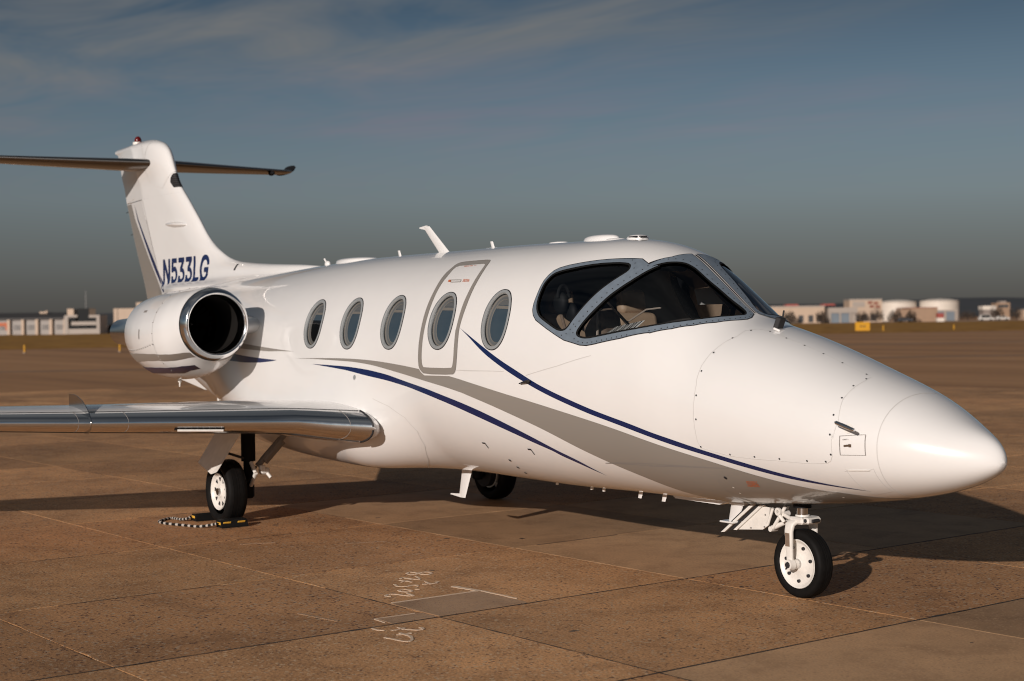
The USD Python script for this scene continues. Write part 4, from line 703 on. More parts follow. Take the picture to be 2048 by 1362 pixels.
obj('crown_pin', [tube((.09, -.062, .503), (.09, -.068, .503), .012), tube((.115, -.03, .50), (.113, .03, .50), .012)], M['seam_dark'], ng)
obj('shock_strut', tube((0, 0, .525), (0, 0, .66), .036, .036, 24), M['steel'], ng); obj('strut_collar', tube((0, 0, .575), (0, 0, .66), .058, .058, 24), M['dark'], ng)
obj('torque_link', [tube((-.05, -.03, .49), (-.16, -.012, .515), .016, .012), tube((-.16, -.03, .52), (-.16, .03, .52), .020, .020), tube((-.14, 0, .47), (-.27, -.01, .415), .014, .018), tube((-.27, -.03, .41), (-.27, .03, .41), .018)], M['white_dull'], ng)
obj('tow_lug', [revolve([(-.008, .010), (-.008, .026), (.008, .026), (.008, .010), (-.008, .010)], (-.175, -.045, .535), (0, 1, 0), 18), tube((-.165, -.045, .51), (-.13, -.035, .47), .012)], M['white_dull'], ng)
# nose gear door, hanging behind the strut, with its actuator rods
nd = empty('nose_gear_door', jet, (0, 0, 0))
obj('door_panel', slab3([(-.33, -.03, .565), (-.27, -.03, .55), (-.29, -.03, .43), (-.34, -.03, .40), (-.62, -.03, .372)], (0, 1, 0), .012), M['white_dull'], nd, smooth=False)
obj('door_rib', [slab3([(-.345, -.045, .565), (-.315, -.045, .565), (-.58, -.045, .372), (-.61, -.045, .372)], (0, 1, 0), .012), slab3([(-.42, -.062, .562), (-.38, -.062, .565), (-.68, -.062, .352), (-.72, -.062, .345)], (0, 1, 0), .012)], M['white_dull'], nd, smooth=False)
obj('door_edge_strip', [slab3([(-.435, -.066, .560), (-.422, -.066, .563), (-.722, -.066, .343), (-.735, -.066, .338)], (0, 1, 0), .02), slab3([(-.372, -.052, .56), (-.352, -.052, .56), (-.615, -.052, .372), (-.64, -.052, .370)], (0, 1, 0), .004)], M['seam_dark'], nd, smooth=False)
obj('actuator_rod', [tube((-.25, -.02, .42), (-.13, -.02, .575), .012), tube((-.29, -.03, .44), (-.24, -.03, .55), .010), tube((-.20, .03, .50), (-.16, .03, .57), .010)], M['white_dull'], nd)
obj('door_bolt', [trimesh.creation.icosphere(1, .006).apply_translation(p) for p in ((-.32, -.033, .42), (-.31, -.033, .50), (-.45, -.033, .40))], M['seam'], nd)
ww_ = skin('wheel_well', Polygon(uv([[.17, -98], [.17, -82], [-.42, -80], [-.42, -100]])), M['dark'], jet, .0035, .05, .03)
skin('well_edge', Polygon(uv([[.18, -82], [.18, -78], [-.42, -76], [-.42, -80]])), M['chrome_dim'], ww_, .004, .05, .03)
for side in (-1, 1):
    mg = empty('main_gear', jet, (0, 0, 0)); y = side * 1.45; yi = side * 1.24
    wheel(mg, (-5.88, y, .288), .288, .192, .168, 'main', side)
    obj('oleo_strut', [tube((-5.86, yi, .92), (-5.86, yi, .55), .065, .065, 20), tube((-5.86, yi, .56), (-5.87, yi, .26), .045, .045, 20), bx(-5.87, yi, .28, .11, .09, .14, ch=.02)], M['dark'], mg)
    obj('axle', tube((-5.88, yi, .283), (-5.88, side * 1.50, .283), .035), M['steel'], mg)
    obj('brake', revolve([(0, .05), (0, .15), (.06, .15), (.06, .05)], (-5.88, side * 1.31, .283), (0, side, 0), 28), M['seam_dark'], mg)
    obj('side_brace', [tube((-5.84, side * 1.16, .50), (-5.80, side * .82, .86), .028), tube((-5.83, side * 1.10, .545), (-5.81, side * .93, .725), .045, .045)], M['seam'], mg)
    obj('torque_link', [tube((-5.80, yi, .54), (-5.70, yi, .45), .018), tube((-5.70, yi, .45), (-5.81, yi, .33), .018)], M['white_dull'], mg)
    obj('valve_block', [bx(-5.76, side * 1.13, .46, .07, .09, .06, ch=.012), tube((-5.74, side * 1.11, .44), (-5.70, side * 1.09, .40), .016), bx(-5.74, side * 1.16, .49, .05, .05, .05, ch=.01)], M['white_dull'], mg)
    obj('brake_hose', path_tube([(-5.80, yi - side * .05, .50), (-5.76, yi, .44), (-5.78, yi + side * .06, .36), (-5.84, yi + side * .06, .30)], .009), M['black'], mg)
    obj('leg_door', slab3([(-5.60, side * 1.40, .86), (-6.14, side * 1.40, .86), (-6.06, side * 1.635, .555), (-5.72, side * 1.650, .475), (-5.62, side * 1.64, .50)], (0, side, -.8), .014), M['white_dull'], mg, smooth=False, label='white leg door hanging under the wing' if side < 0 else None)
    obj('door_link', tube((-5.84, side * 1.24, .56), (-5.82, side * 1.52, .66), .012), M['seam_dark'], mg)
obj('well_panel', [bx(-5.9, 0, .70, 1.1, 1.5, .02)], M['dark'], jet)
# ------------------------------------------------------------------ antennas, probes and fairings
def blade(name, x, zb, h, c0, c1, sweep, t_=.02, foot=None, zs_=1, y=0.0, m=None):
    q = []
    for f in np.linspace(0, 1, 5):
        c_ = c0 + (c1 - c0) * f; xm = x - sweep * f; a = np.linspace(0, 2 * np.pi, 20, endpoint=False); tt = t_ * (1 - .45 * f)
        q.append(np.c_[xm + c_ / 2 * np.cos(a), y + tt / 2 * np.sin(a) * (1 + .25 * np.cos(a)), np.full(20, zb + zs_ * h * f)])
    p = loft(np.array(q), caps=True); o = obj(name, p, m or M['white'], jet, smooth=45)
    if foot: 
        obj('antenna_foot', foot, m or M['white'], o)
    return o
bl = blade('blade_antenna', -4.37, 2.385, .265, .18, .115, .335, .024)
obj('antenna_horn', prism([(0, 0), (-.13, -.012), (-.13, -.022), (-.02, -.04)], (-4.69, -.004, 2.660), (1, 0, 0), (0, 0, 1), (0, 1, 0), .012), M['white'], bl)
def stub(x, z, h=.062): blade('stub_antenna', x, z, h, .05, .042, .03, .014, foot=bx(x + .01, 0, z + .004, .16, .06, .008, ch=.003))
stub(-5.18, 2.397); stub(-3.60, 2.400); 
obj('tail_light', [trimesh.creation.icosphere(2, .035).apply_scale([1.3, .8, 1]).apply_translation([-6.66, 0, 2.39]), tube((-6.68, 0, 2.40), (-6.73, 0, 2.445), .012, .010)], M['white'], jet)
def hump(name, x, z, L, W, H, m=None, tip=.0):
    a = np.linspace(0, 2 * np.pi, 28, endpoint=False); q = [np.c_[x + L / 2 * s * np.cos(a), W / 2 * s * np.sin(a), np.full(28, z + H * hh)] for s, hh in ((1.0, -.3), (.99, .25), (.93, .6), (.78, .85), (.45, 1.0), (.05, 1.02))]
    return obj(name, loft(np.array(q), caps=True), m or M['white'], jet, smooth=50)
hump('antenna_fairing', -6.02, 2.388, .72, .30, .040); hump('antenna_patch', -2.66, 2.397, .22, .12, .014)
hump('antenna_fairing', -2.10, 2.385, .42, .15, .048); hump('antenna_patch', -1.93, 2.378, .20, .14, .022); ip = hump('ice_light', -1.66, 2.368, .19, .16, .042)
obj('light_band', [bx(-1.66 + .03, -.068, 2.393, .08, .02, .008), bx(-1.56, -.03, 2.393, .02, .06, .008)], M['seam_dark'], ip)
lb = blade('belly_antenna', -3.86, .585, .285, .17, .10, .10, .022, zs_=-1, y=-.12)
obj('antenna_horn', prism([(0, 0), (-.16, .012), (-.16, .022), (-.02, .03)], (-3.98, -.126, .300), (1, 0, 0), (0, 0, 1), (0, 1, 0), .012), M['white'], lb)
obj('antenna_foot', bx(-3.87, -.12, .575, .24, .05, .03, ch=.008), M['white'], lb)
blade('belly_stub', -1.53, .56, .055, .05, .04, .02, .012, zs_=-1, y=-.1); blade('belly_stub', -1.26, .56, .055, .05, .04, .02, .012, zs_=-1, y=-.1)
for x in (-2.55, -2.1, -1.95): obj('belly_drain', tube((x, -.12, .55), (x, -.12, .522), .012), M['white_dull'], jet)
nb = blade('nose_antenna', -.55, .575, .155, .13, .085, .06, .03, zs_=-1, y=-.05); obj('antenna_foot', bx(-.63, -.05, .425, .13, .09, .012, ch=.004), M['white'], nb); obj('antenna_base', bx(-.54, -.05, .562, .15, .07, .03, ch=.008), M['white'], nb)
obj('keel_strake', slab3([(-.60, -.09, .565), (-1.20, -.09, .56), (-1.16, -.09, .538), (-.70, -.09, .535)], (0, 1, 0), .18), M['white'], jet, smooth=False)
for side in (-1, 1):
    p0 = surf(.845, 11.0 if side < 0 else 169.0); n0 = fnormal(.845, 11.0 if side < 0 else 169.0); d0 = np.array([.93, -.0, -.24]); d0 /= np.linalg.norm(d0)
    pr = empty('air_probe', jet, (0, 0, 0)); b0 = p0 + n0 * .085
    obj('probe_mast', loft(np.array([[p0 - n0 * .01 + d0 * (.028 * math.cos(t_)) + np.cross(n0, d0) * .008 * math.sin(t_) for t_ in np.linspace(0, 2 * np.pi, 14, endpoint=False)], [b0 + d0 * (.022 * math.cos(t_) - .01) + np.cross(n0, d0) * .007 * math.sin(t_) for t_ in np.linspace(0, 2 * np.pi, 14, endpoint=False)]]), caps=True), M['chrome_dim'], pr)
    obj('probe_tube', path_tube([b0 - d0 * .06, b0 - d0 * .045, b0 + d0 * .03, b0 + d0 * .095, b0 + d0 * .10], [.003, .012, .0125, .010, .006], 14), M['chrome'], pr)
    obj('probe_foot', dots([[.845, 11.0 if side < 0 else 169.0]], .03, .003, 16), M['white_dull'], pr, smooth=False)
    q0, qn = surf(-1.93, -2.3 if side < 0 else 182.3), fnormal(-1.93, -2.3 if side < 0 else 182.3); vb = q0 + qn * .03
    obj('vane_probe', [tube(q0 - qn * .005, vb, .010, .009), path_tube([vb + [.02, 0, 0.01], vb + [-.03, 0, 0.002], vb + [-.10, 0, -.012]], [.010, .009, .004], 8)], M['seam_dark'], jet)
wl_ = empty('wing_inspection_light', jet, (0, 0, 0)); w0 = surf(-.09, 80.0)
obj('light_box', bx(w0[0], w0[1], w0[2] + .045, .035, .075, .075, (0, .36, .3), ch=.004), M['seam_dark'], wl_); obj('light_foot', bx(w0[0], w0[1], w0[2] + .003, .05, .085, .014, (0, .36, .3), ch=.003), M['white'], wl_); obj('light_stalk', tube(w0 + [.0, .025, .07], w0 + [.012, .028, .125], .006), M['seam_dark'], wl_)
"""END2"""
# ------------------------------------------------------------------ the apron: concrete slabs with recessed joints
G0 = np.array([-6.7019, -2.6088]); GA = np.array([math.cos(1.6401), math.sin(1.6401)]); GB = np.array([math.sin(1.6401), -math.cos(1.6401)]); SA, SB = 2.0761, 1.9526
node = lambda i, j: G0 + i * SA * GA + j * SB * GB
I0, I1, J0, J1 = -5, 13, -15, 8
apron = empty('apron', kind='structure')
cells = sorted([(i, j) for i in range(I0, I1) for j in range(J0, J1)], key=lambda c_: np.linalg.norm(node(c_[0] + .5, c_[1] + .5) - CAM[:2]))
def in_view(i, j):
    d = node(i + .5, j + .5) - CAM[:2]; z = d @ fw[:2] / np.linalg.norm(fw[:2]); x = d @ rt[:2] / np.linalg.norm(rt[:2]); return z > 1.0 and abs(x) < z * .36 + 2.2
cells = sorted(cells, key=lambda c_: (not in_view(*c_), np.linalg.norm(node(c_[0] + .5, c_[1] + .5) - CAM[:2])))
smooth_cells = {(1, 2), (1, 1), (1, 0), (2, 1), (2, 2)} | {(i, 4) for i in range(0, 5)} | {(i, 5) for i in range(0, 6)}
def slab_mesh(i, j, rg, fine):
    A_ = [node(i, j), node(i + 1, j), node(i + 1, j + 1), node(i, j + 1)]; c_ = node(i + .5, j + .5); n = 15 if fine else 3; P = []
    for a, b in zip(A_, A_[1:] + A_[:1]):
        for k in range(n): P.append(a + (b - a) * k / n)
    P = np.array(P); d = c_ - P; ins = np.array([.0018, .0062]); m = len(P); jit = np.array([abs(rg.gauss(0, .0022)) if fine else .001 for _ in range(m)])
    if fine:
        for _ in range(2):
            k = rg.randrange(m); jit[k] += rg.uniform(.0, .012)
    u, w = GA, GB; loc = np.c_[(P - c_) @ u / (SA / 2), (P - c_) @ w / (SB / 2)]
    sh = np.where(np.abs(loc) > .999, np.sign(loc), 0) * (ins[None, :] + jit[:, None]); Q = P - sh[:, :1] * u - sh[:, 1:] * w
    Q2 = Q - np.where(np.abs(loc) > .999, np.sign(loc), 0)[:, :1] * u * .0012 - np.where(np.abs(loc) > .999, np.sign(loc), 0)[:, 1:] * w * .0015
    V = np.vstack([np.c_[Q, np.full(m, -.035)], np.c_[Q, np.full(m, -.004)], np.c_[Q2, np.zeros(m)], [[*c_, 0]]]); F = []
    for k in range(m):
        q = (k + 1) % m; F += [[k, q, m + q], [k, m + q, m + k], [m + k, m + q, 2 * m + q], [m + k, 2 * m + q, 2 * m + k], [2 * m + k, 2 * m + q, 3 * m]]
    t = trimesh.Trimesh(V, F, process=False)
    if t.face_normals[-1][2] < 0: t.invert()
    return t
rest = []
rg = random.Random(11)
for k, (i, j) in enumerate(cells):
    near = k < 60; t = slab_mesh(i, j, rg, near)
    if k < 298:
        m = M['conc_s'] if (i, j) in smooth_cells else (M['conc_b'] if rg.random() < .4 else M['conc_a'])
        obj('slab', t, m, apron, smooth=False)
    else: rest.append(t)
if rest: obj('outer_slabs', rest, M['conc_a'], apron, smooth=False, kind='stuff')
# sealant in the transverse joints and, here and there, in the others: dark, uneven, almost flush
sl = {}
for i in range(I0, I1):
    for j in range(J0 + 1, J1):
        if not in_view(i, j) or np.linalg.norm(node(i, j) - CAM[:2]) > 26: continue
        for dr in (0, 1):
            if dr == 0: p_ = 1.0 if j in (3, 4) else (.75 if j > -2 else .5)
            else: p_ = 1.0 if (i == 0 and j >= 3) else (.6 if i == 0 and j == 2 else .10)
            if rg.random() > p_: continue
            a_, b_ = node(i, j), (node(i + 1, j) if dr == 0 else node(i, j + 1)); d_ = b_ - a_; nn_ = np.array([-d_[1], d_[0]]) / np.linalg.norm(d_); t0, t1 = (0, 1) if p_ == 1 else sorted((rg.uniform(0, .5), rg.uniform(.5, 1)))
            tt_ = np.linspace(t0, t1, 22); wv = np.array([rg.uniform(.45, 1.0) for _ in tt_]) * ((.0115 if j in (3, 4) else .008) if dr == 0 else (.008 if i == 0 else .005)); wv[rg.randrange(22)] *= 1.7; cl = a_ + d_ * tt_[:, None]
            q_ = Polygon(np.vstack([cl + nn_ * wv[:, None], (cl - nn_ * wv[:, None])[::-1]])).buffer(0)
            v2, f2 = trimesh.creation.triangulate_polygon(q_ if q_.geom_type == 'Polygon' else max(q_.geoms, key=lambda g: g.area), engine='earcut')
            obj('joint_sealant', trimesh.Trimesh(np.c_[v2, np.full(len(v2), .0006)], f2, process=False), M['joint'], apron, smooth=False)
C4 = [node(I0, J0), node(I1, J0), node(I1, J1), node(I0, J1)]
obj('joint_bed', trimesh.creation.extrude_polygon(Polygon(C4).buffer(.05), .01, engine='earcut').apply_translation([0, 0, -.022]), M['joint'], apron, smooth=False)
BIG = 4000.0
mfar = usdkit.material(stage, '/World/Looks/far_apron', {
    'g': ('geometry', {}), 'mp': ('mapping', {'rotation': (0, 0, -(1.6401 - math.pi / 2)), 'scale': (1, 1, 1)}),
    'br': ('brick_texture', {'offset': 0.0, 'scale': 1.0, 'brick_width': 4.1, 'row_height': 4.1, 'mortar_size': 0.02, 'color1': (1, 1, 1), 'color2': (.93, .93, .93), 'mortar': (.45, .42, .40)}),
    'ms': ('mapping', {'rotation': (0, 0, -(YAW - math.pi / 2) + .25), 'scale': (.06, .9, 1)}), 'ns': ('noise_texture', {'scale': .22, 'detail': 5.0, 'roughness': .6}), 'rs': ('rgb_ramp', {'ramp': [(.36, (.26, .135, .065)), (.5, (.38, .20, .09)), (.66, (.45, .245, .115))]}),
    'fn': ('noise_texture', {'scale': 9.0, 'detail': 4.0}), 'rf': ('rgb_ramp', {'ramp': [(.3, (.88, .88, .88)), (.7, (1.1, 1.1, 1.1))]}),
    'm1': ('mix', {'mix_type': 'multiply', 'fac': 1.0}), 'm2': ('mix', {'mix_type': 'multiply', 'fac': .8}), 'p': ('principled_bsdf', {'roughness': .85, 'specular_ior_level': .3})},
    [('g.position', 'mp.vector'), ('mp.vector', 'br.vector'), ('g.position', 'ms.vector'), ('ms.vector', 'ns.vector'), ('ns.fac', 'rs.fac'), ('g.position', 'fn.vector'), ('fn.fac', 'rf.fac'),
     ('rs.color', 'm1.color1'), ('rf.color', 'm1.color2'), ('m1.color', 'm2.color1'), ('br.color', 'm2.color2'), ('m2.color', 'p.base_color')], surface='p.BSDF')
gp = Polygon([(-BIG, -BIG), (BIG, -BIG), (BIG, BIG), (-BIG, BIG)], [C4])
v2, f2 = trimesh.creation.triangulate_polygon(gp, engine='earcut'); obj('ground', trimesh.Trimesh(np.c_[v2, np.full(len(v2), -.001)], f2, process=False), mfar, None, smooth=False, kind='structure')
# ---- mortar patches and chalk on the slabs
def flat(poly, z, m, name, **kw):
    q = trimesh.creation.extrude_polygon(poly, .003, engine='earcut') if poly.geom_type == 'Polygon' else trimesh.util.concatenate([trimesh.creation.extrude_polygon(g, .003, engine='earcut') for g in poly.geoms])
    q.apply_translation([0, 0, z]); return obj(name, q, m, apron, smooth=False, **kw)
cell = lambda i, j: Polygon([node(i, j), node(i + 1, j), node(i + 1, j + 1), node(i, j + 1)]).buffer(-.010)
pa = Polygon([[-1.408, -2.357], [-1.453, -1.535], [-0.939, -1.51], [-0.75, -1.6], [-0.70, -2.30]]); pb = Polygon([[-1.025, -2.537], [-1.028, -2.20], [-0.60, -2.20], [-0.60, -2.541]])
flat(pa.intersection(cell(0, 2)), .0012, M['patch'], 'repair_patch', label='large grey mortar repair beside the slab corner')
flat(pb.intersection(cell(-1, 2)), .0012, M['patch'], 'repair_patch')
rc = random.Random(5)
def strokes(S, w):
    out = []
    for s in S:
        s = np.array(s)
        for _ in range(2 if len(s) > 2 else 0): s = np.vstack([s[:1]] + [np.array([.75 * a + .25 * b, .25 * a + .75 * b]) for a, b in zip(s[:-1], s[1:])] + [s[-1:]])
        for k in range(3):
            q = s + np.array([[rc.gauss(0, .003), rc.gauss(0, .003)] for _ in s]); out.append(LineString(q).buffer(w * rc.uniform(.32, .5)))
    return unary_union(out)
CH1 = [[[-1.644, -2.105], [-1.672, -2.117], [-1.704, -2.109], [-1.73, -2.067], [-1.688, -2.028], [-1.608, -2.01], [-1.564, -1.963], [-1.672, -1.958]],
 [[-1.809, -1.951], [-1.823, -1.907], [-1.778, -1.876], [-1.728, -1.888], [-1.72, -1.928], [-1.759, -1.963], [-1.809, -1.951]], [[-2.03, -1.856], [-1.938, -1.888], [-1.901, -1.825], [-1.937, -1.791], [-1.923, -1.747], [-1.881, -1.762]],
 [[-1.78, -1.835], [-1.765, -1.822]], [[-2.154, -1.743], [-2.047, -1.716]], [[-2.089, -1.77], [-2.136, -1.665]], [[-2.213, -1.707], [-2.248, -1.667], [-2.199, -1.662], [-2.114, -1.637], [-2.111, -1.605], [-2.23, -1.571]],
 [[-2.313, -1.522], [-2.304, -1.568], [-2.373, -1.57], [-2.432, -1.516], [-2.384, -1.495], [-2.268, -1.494], [-2.239, -1.457], [-2.292, -1.408], [-2.36, -1.406], [-2.361, -1.467], [-2.313, -1.522]],
 [[-1.924, -1.694], [-1.91, -1.65], [-2.001, -1.63]], [[-1.904, -1.653], [-1.9, -1.61], [-1.947, -1.562]]]
CH2 = [[[-0.512, -2.767], [-0.459, -2.753], [-0.36, -2.734], [-0.331, -2.707], [-0.388, -2.659], [-0.456, -2.636]], [[-0.57, -2.632], [-0.45, -2.629]], [[-0.54, -2.67], [-0.524, -2.592]], [[-0.662, -2.635], [-0.67, -2.586], [-0.684, -2.545]], [[-0.719, -2.57], [-0.666, -2.561]],
 [[-0.655, -2.567], [-0.587, -2.517], [-0.58, -2.488], [-0.601, -2.456], [-0.638, -2.465]], [[-0.787, -2.699], [-0.726, -2.699], [-0.694, -2.678]]]
flat(strokes(CH1, .014), .0012, M['chalk'], 'chalk_writing', label='chalked figures 20.5 x 28 on the slab'); flat(strokes(CH2, .014), .0012, M['chalk'], 'chalk_writing', label='second chalked note below the joint')
flat(unary_union([strokes([[[-1.438, -2.20], [-1.472, -1.535]], [[-1.472, -1.535], [-1.46, -1.51], [-1.082, -1.488]]], .016), strokes([[[-1.713, -1.575], [-1.60, -1.553], [-1.47, -1.53]]], .05), strokes([[[-1.036, -2.547], [-1.05, -2.264]], [[-1.03, -2.552], [-.90, -2.556]]], .014)]), .0008, M['chalk'], 'chalk_line')
flat(unary_union([strokes([[[-1.476, -2.84], [-1.30, -2.80], [-1.127, -2.76]]], .03), strokes([[[-4.5, -1.9], [-4.42, -1.65]], [[-4.0, -1.2], [-3.9, -.9]]], .03)]), .0008, M['patch'], 'scuff')
M['oil'] = mat('oil_spot', (.10, .062, .036), .7, var=.4, vscale=15)
ro = random.Random(9)
for q in range(26):
    x_, y_ = (ro.gauss(-.2, .5), ro.gauss(-.2, .5)) if q < 7 else (ro.uniform(-7, 2), ro.uniform(-3.2, 1.0)); r_ = ro.uniform(.008, .035)
    pp = Polygon([(x_ + r_ * ro.uniform(.6, 1.2) * math.cos(a), y_ + r_ * ro.uniform(.6, 1.2) * math.sin(a)) for a in np.linspace(0, 2 * np.pi, 11)[:-1]]).buffer(0)
    flat(pp, -.0018, M['oil'], 'oil_spot')
# ---- wheel chocks tied by a rope, round the right main wheel
ck = empty('wheel_chocks', loc=(-5.88, -1.53, 0), label='pair of black rubber chocks joined by a striped rope at the right main wheel', cat='wheel chocks')
def chock(x, s):
    pr = Polygon([(-.065, .004), (.065, .004), (.065, .02), (.03, .066), (-.045, .074), (-.065, .06)])
    q = prism(pr, (x, .13, 0), (s, 0, 0), (0, 0, 1), (0, -1, 0) , .25); o = obj('chock', q, M['black'], ck, smooth=False)
    for y0 in (.07, -.065): obj('reflector', rbox(x + s * .050, y0, .047, .008, .07, .018, .003, (0, s * .65, 0)), M['yellow'], o, smooth=False)
    obj('reflector', rbox(x, -.1215, .04, .07, .005, .022, .002), M['yellow'], o, smooth=False)
chock(.30, 1); chock(-.30, -1)
R_ = np.array([(-.32, -.14, .04), (-.35, -.19, .02), (-.47, -.21, .012), (-.56, -.23, .012), (-.50, -.33, .012), (-.37, -.42, .012), (-.18, -.40, .012), (.0, -.33, .012), (.16, -.26, .012), (.27, -.18, .03), (.31, -.14, .04)])
s_ = np.linspace(0, len(R_) - 1, 120); RP = np.c_[[CubicSpline(np.arange(len(R_)), R_[:, k])(s_) for k in range(3)]].T
obj('rope', path_tube(RP, .011, 8), M['black'], ck); obj('rope_marking', [path_tube(RP[k:k + 3], .0122, 8) for k in range(2, 116, 5)], M['rope_white'], ck, kind='stuff')
# ------------------------------------------------------------------ far field. Site grid: lateral and forward metres from the point where the photographer stands
R2, F2 = rt[:2] / np.linalg.norm(rt[:2]), fw[:2] / np.linalg.norm(fw[:2]); RZ = math.atan2(R2[1], R2[0])
def site(lat, dist, z=0.0): q = CAM[:2] + lat * R2 + dist * F2; return (float(q[0]), float(q[1]), z)
def sheet(pts, z, m, name, **kw):
    v2, f2 = trimesh.creation.triangulate_polygon(Polygon([site(*p)[:2] for p in pts]), engine='earcut'); return obj(name, trimesh.Trimesh(np.c_[v2, np.full(len(v2), z)], f2, process=False), m, None, smooth=False, **kw)
mg_ = usdkit.material(stage, '/World/Looks/dry_grass', {'g': ('geometry', {}), 'n': ('noise_texture', {'scale': .25, 'detail': 6.0, 'roughness': .7}), 'r': ('rgb_ramp', {'ramp': [(.3, (.15, .075, .02)), (.55, (.36, .19, .05)), (.75, (.50, .28, .09))]}),
    'p': ('principled_bsdf', {'roughness': .95, 'specular_ior_level': .1})}, [('g.position', 'n.vector'), ('n.fac', 'r.fac'), ('r.color', 'p.base_color')], surface='p.BSDF')
# grass: a strip of ground with an uneven surface
gx, gy_ = np.meshgrid(np.linspace(0, 1, 90), np.linspace(0, 1, 26)); near_ = 122 + 75 * gx ** 1.3; far_ = 370 + 95 * gx; dd = near_ + (far_ - near_) * gy_ ** 1.6; la = (-.55 + 1.1 * gx) * dd
Gz = .01 + .30 * meshkit.fbm(np.stack([la * .15, dd * .10, 0 * dd], -1), 4, 3) * np.clip(gy_ * 12, 0, 1); GP = CAM[:2] + la[..., None] * R2 + dd[..., None] * F2
n_, m_ = gx.shape; fi = [[a * m_ + b, a * m_ + b + 1, (a + 1) * m_ + b + 1, (a + 1) * m_ + b] for a in range(n_ - 1) for b in range(m_ - 1)]
obj('grass_strip', (np.c_[GP.reshape(-1, 2), Gz.ravel()], np.array(fi)), mg_, None, smooth=True, label='strip of dry brown grass between apron and far buildings', cat='grass', kind='stuff')
M['pale'] = mat('pale_pavement', (.34, .265, .215), .85, var=.08, vscale=.2); M['darkband'] = mat('asphalt_band', (.10, .068, .05), .8, var=.25, vscale=.3)
sheet([(-300, 371), (-60, 404), (-60, 428), (-300, 428)], .012, M['pale'], 'far_pavement', kind='structure'); sheet([(60, 470), (300, 478), (300, 530), (60, 520)], .012, M['pale'], 'far_pavement', kind='structure')
M['stain'] = mat('faint_stain', (.27, .15, .075), .85, var=.25, vscale=.4)
sheet([(-45, 60), (-45, 62.5), (60, 73), (60, 70.5)], .004, M['stain'], 'taxiway_stain', kind='structure'); sheet([(8, 95), (8, 99), (90, 116), (90, 110)], .004, M['stain'], 'taxiway_stain', kind='structure')
# hills on the horizon
mh = mat('far_hills', (.030, .034, .040), .95, var=.3, vscale=.004)
la_ = np.linspace(-2200, 2200, 160); rows = []
for dist, hh in ((2300, 0), (2450, 22), (2650, 34), (2900, 30), (3300, 0)):
    z = hh * (.45 + .85 * meshkit.fbm(np.c_[la_ / 260, np.full(160, dist / 400), np.zeros(160)], 4, 5)) if hh else np.full(160, -1.0); q = CAM[:2] + la_[:, None] * R2 + dist * F2; rows.append(np.c_[q, z])
obj('hills', loft(np.array(rows), closed=False), mh, None, smooth=True, kind='structure')
B = {}
for k, c_, v_ in (('cream', (.50, .37, .27), .05), ('roof', (.045, .04, .038), .1), ('offwhite', (.36, .305, .26), .04), ('door', (.31, .28, .255), .04), ('pane', (.05, .052, .055), .0), ('glassdark', (.012, .014, .016), 0), ('orange', (.45, .11, .035), 0), ('tan', (.33, .215, .14), .08), ('tank', (.66, .59, .51), .03), ('bluegrey', (.16, .19, .22), .05), ('redroof', (.30, .06, .045), .1), ('brick', (.24, .085, .055), .1), ('greyc', (.24, .20, .175), .06), ('pole', (.35, .34, .33), 0), ('yellow', (.58, .29, .01), 0), ('bark', (.055, .038, .028), .2), ('twig', (.06, .04, .027), .35), ('carw', (.55, .52, .48), 0), ('card', (.05, .05, .055), 0)):
    B[k] = mat('far_' + k, c_, .6 if k != 'glassdark' else .15, var=v_, vscale=.4)
def bld(name, lat, dist, label, cat, group=None): return empty(name, None, site(lat, dist), label, cat, group, rz=RZ)
def lb(x0, x1, z0, z1, y0=0.0, y1=8.0): return bx((x0 + x1) / 2, (y0 + y1) / 2, (z0 + z1) / 2, x1 - x0, y1 - y0, z1 - z0)
# -- left: hangar row
k = .1402; b = bld('hangar_row', -133.8, 430, 'long low hangar row with dark roof and white bay doors, far left', 'hangar')
obj('wall', lb(-30, 9.0, 0, 4.3, .8, 22), B['greyc'], b, smooth=False)
obj('roof', prism([(0, 4.3), (0, 4.7), (11, 6.3), (22, 4.7), (22, 4.3)], (-30.2, .2, 0), (0, 1, 0), (0, 0, 1), (1, 0, 0), 39.2), B['roof'], b, smooth=False)
for n_k in range(10):
    x1 = 8.9 - n_k * 3.95; p = obj('pier', lb(x1 - .75, x1, 0, 4.28, -.2, .8), B['cream'], b, smooth=False)
    d_ = obj('bay_door', lb(x1 - 3.4, x1 - .8, 0, 3.9, .35, .78), B['door'], b, smooth=False)
    for r_ in (1.5, 2.2):
        for xx in (-2.75, -2.2, -1.75, -1.25): obj('pane', lb(x1 + xx - .17, x1 + xx + .17, r_, r_ + .42, .30, .36), B['pane'], d_, smooth=False)
obj('orange_panel', prism([(0, 2.5), (0, 3.5), (2.3, 3.5), (2.5, 3.2), (2.5, 1.2), (2.0, 1.4), (1.8, 2.5)], (8.9 - 4 * 3.95 - 3.3, .28, 0), (1, 0, 0), (0, 0, 1), (0, 1, 0), .05), B['orange'], b, smooth=False)
obj('roof_vent', [lb(-1, .6, 6.0, 6.5, 8, 9), lb(.7, 1.2, 6.0, 6.8, 8, 9)], B['cream'], b, smooth=False)
b = bld('terminal_building', -124.9, 428, 'cream framed control building with a dark glass tower, left of the engine', 'building')
obj('frame', [lb(0, 1.1, 0, 5.3, 0, 8), lb(1.1, 3.7, 4.7, 5.4, 0, 8), lb(9.0, 9.9, 0, 5.3, 0, 8), lb(6.9, 9.0, 4.6, 5.3, 0, 8)], B['offwhite'], b, smooth=False)
obj('glass_tower', lb(3.7, 6.9, 2.2, 7.2, .5, 7), B['glassdark'], b, smooth=False); obj('roof_block', lb(.6, 2.4, 5.4, 7.1, 1, 6), B['cream'], b, smooth=False)
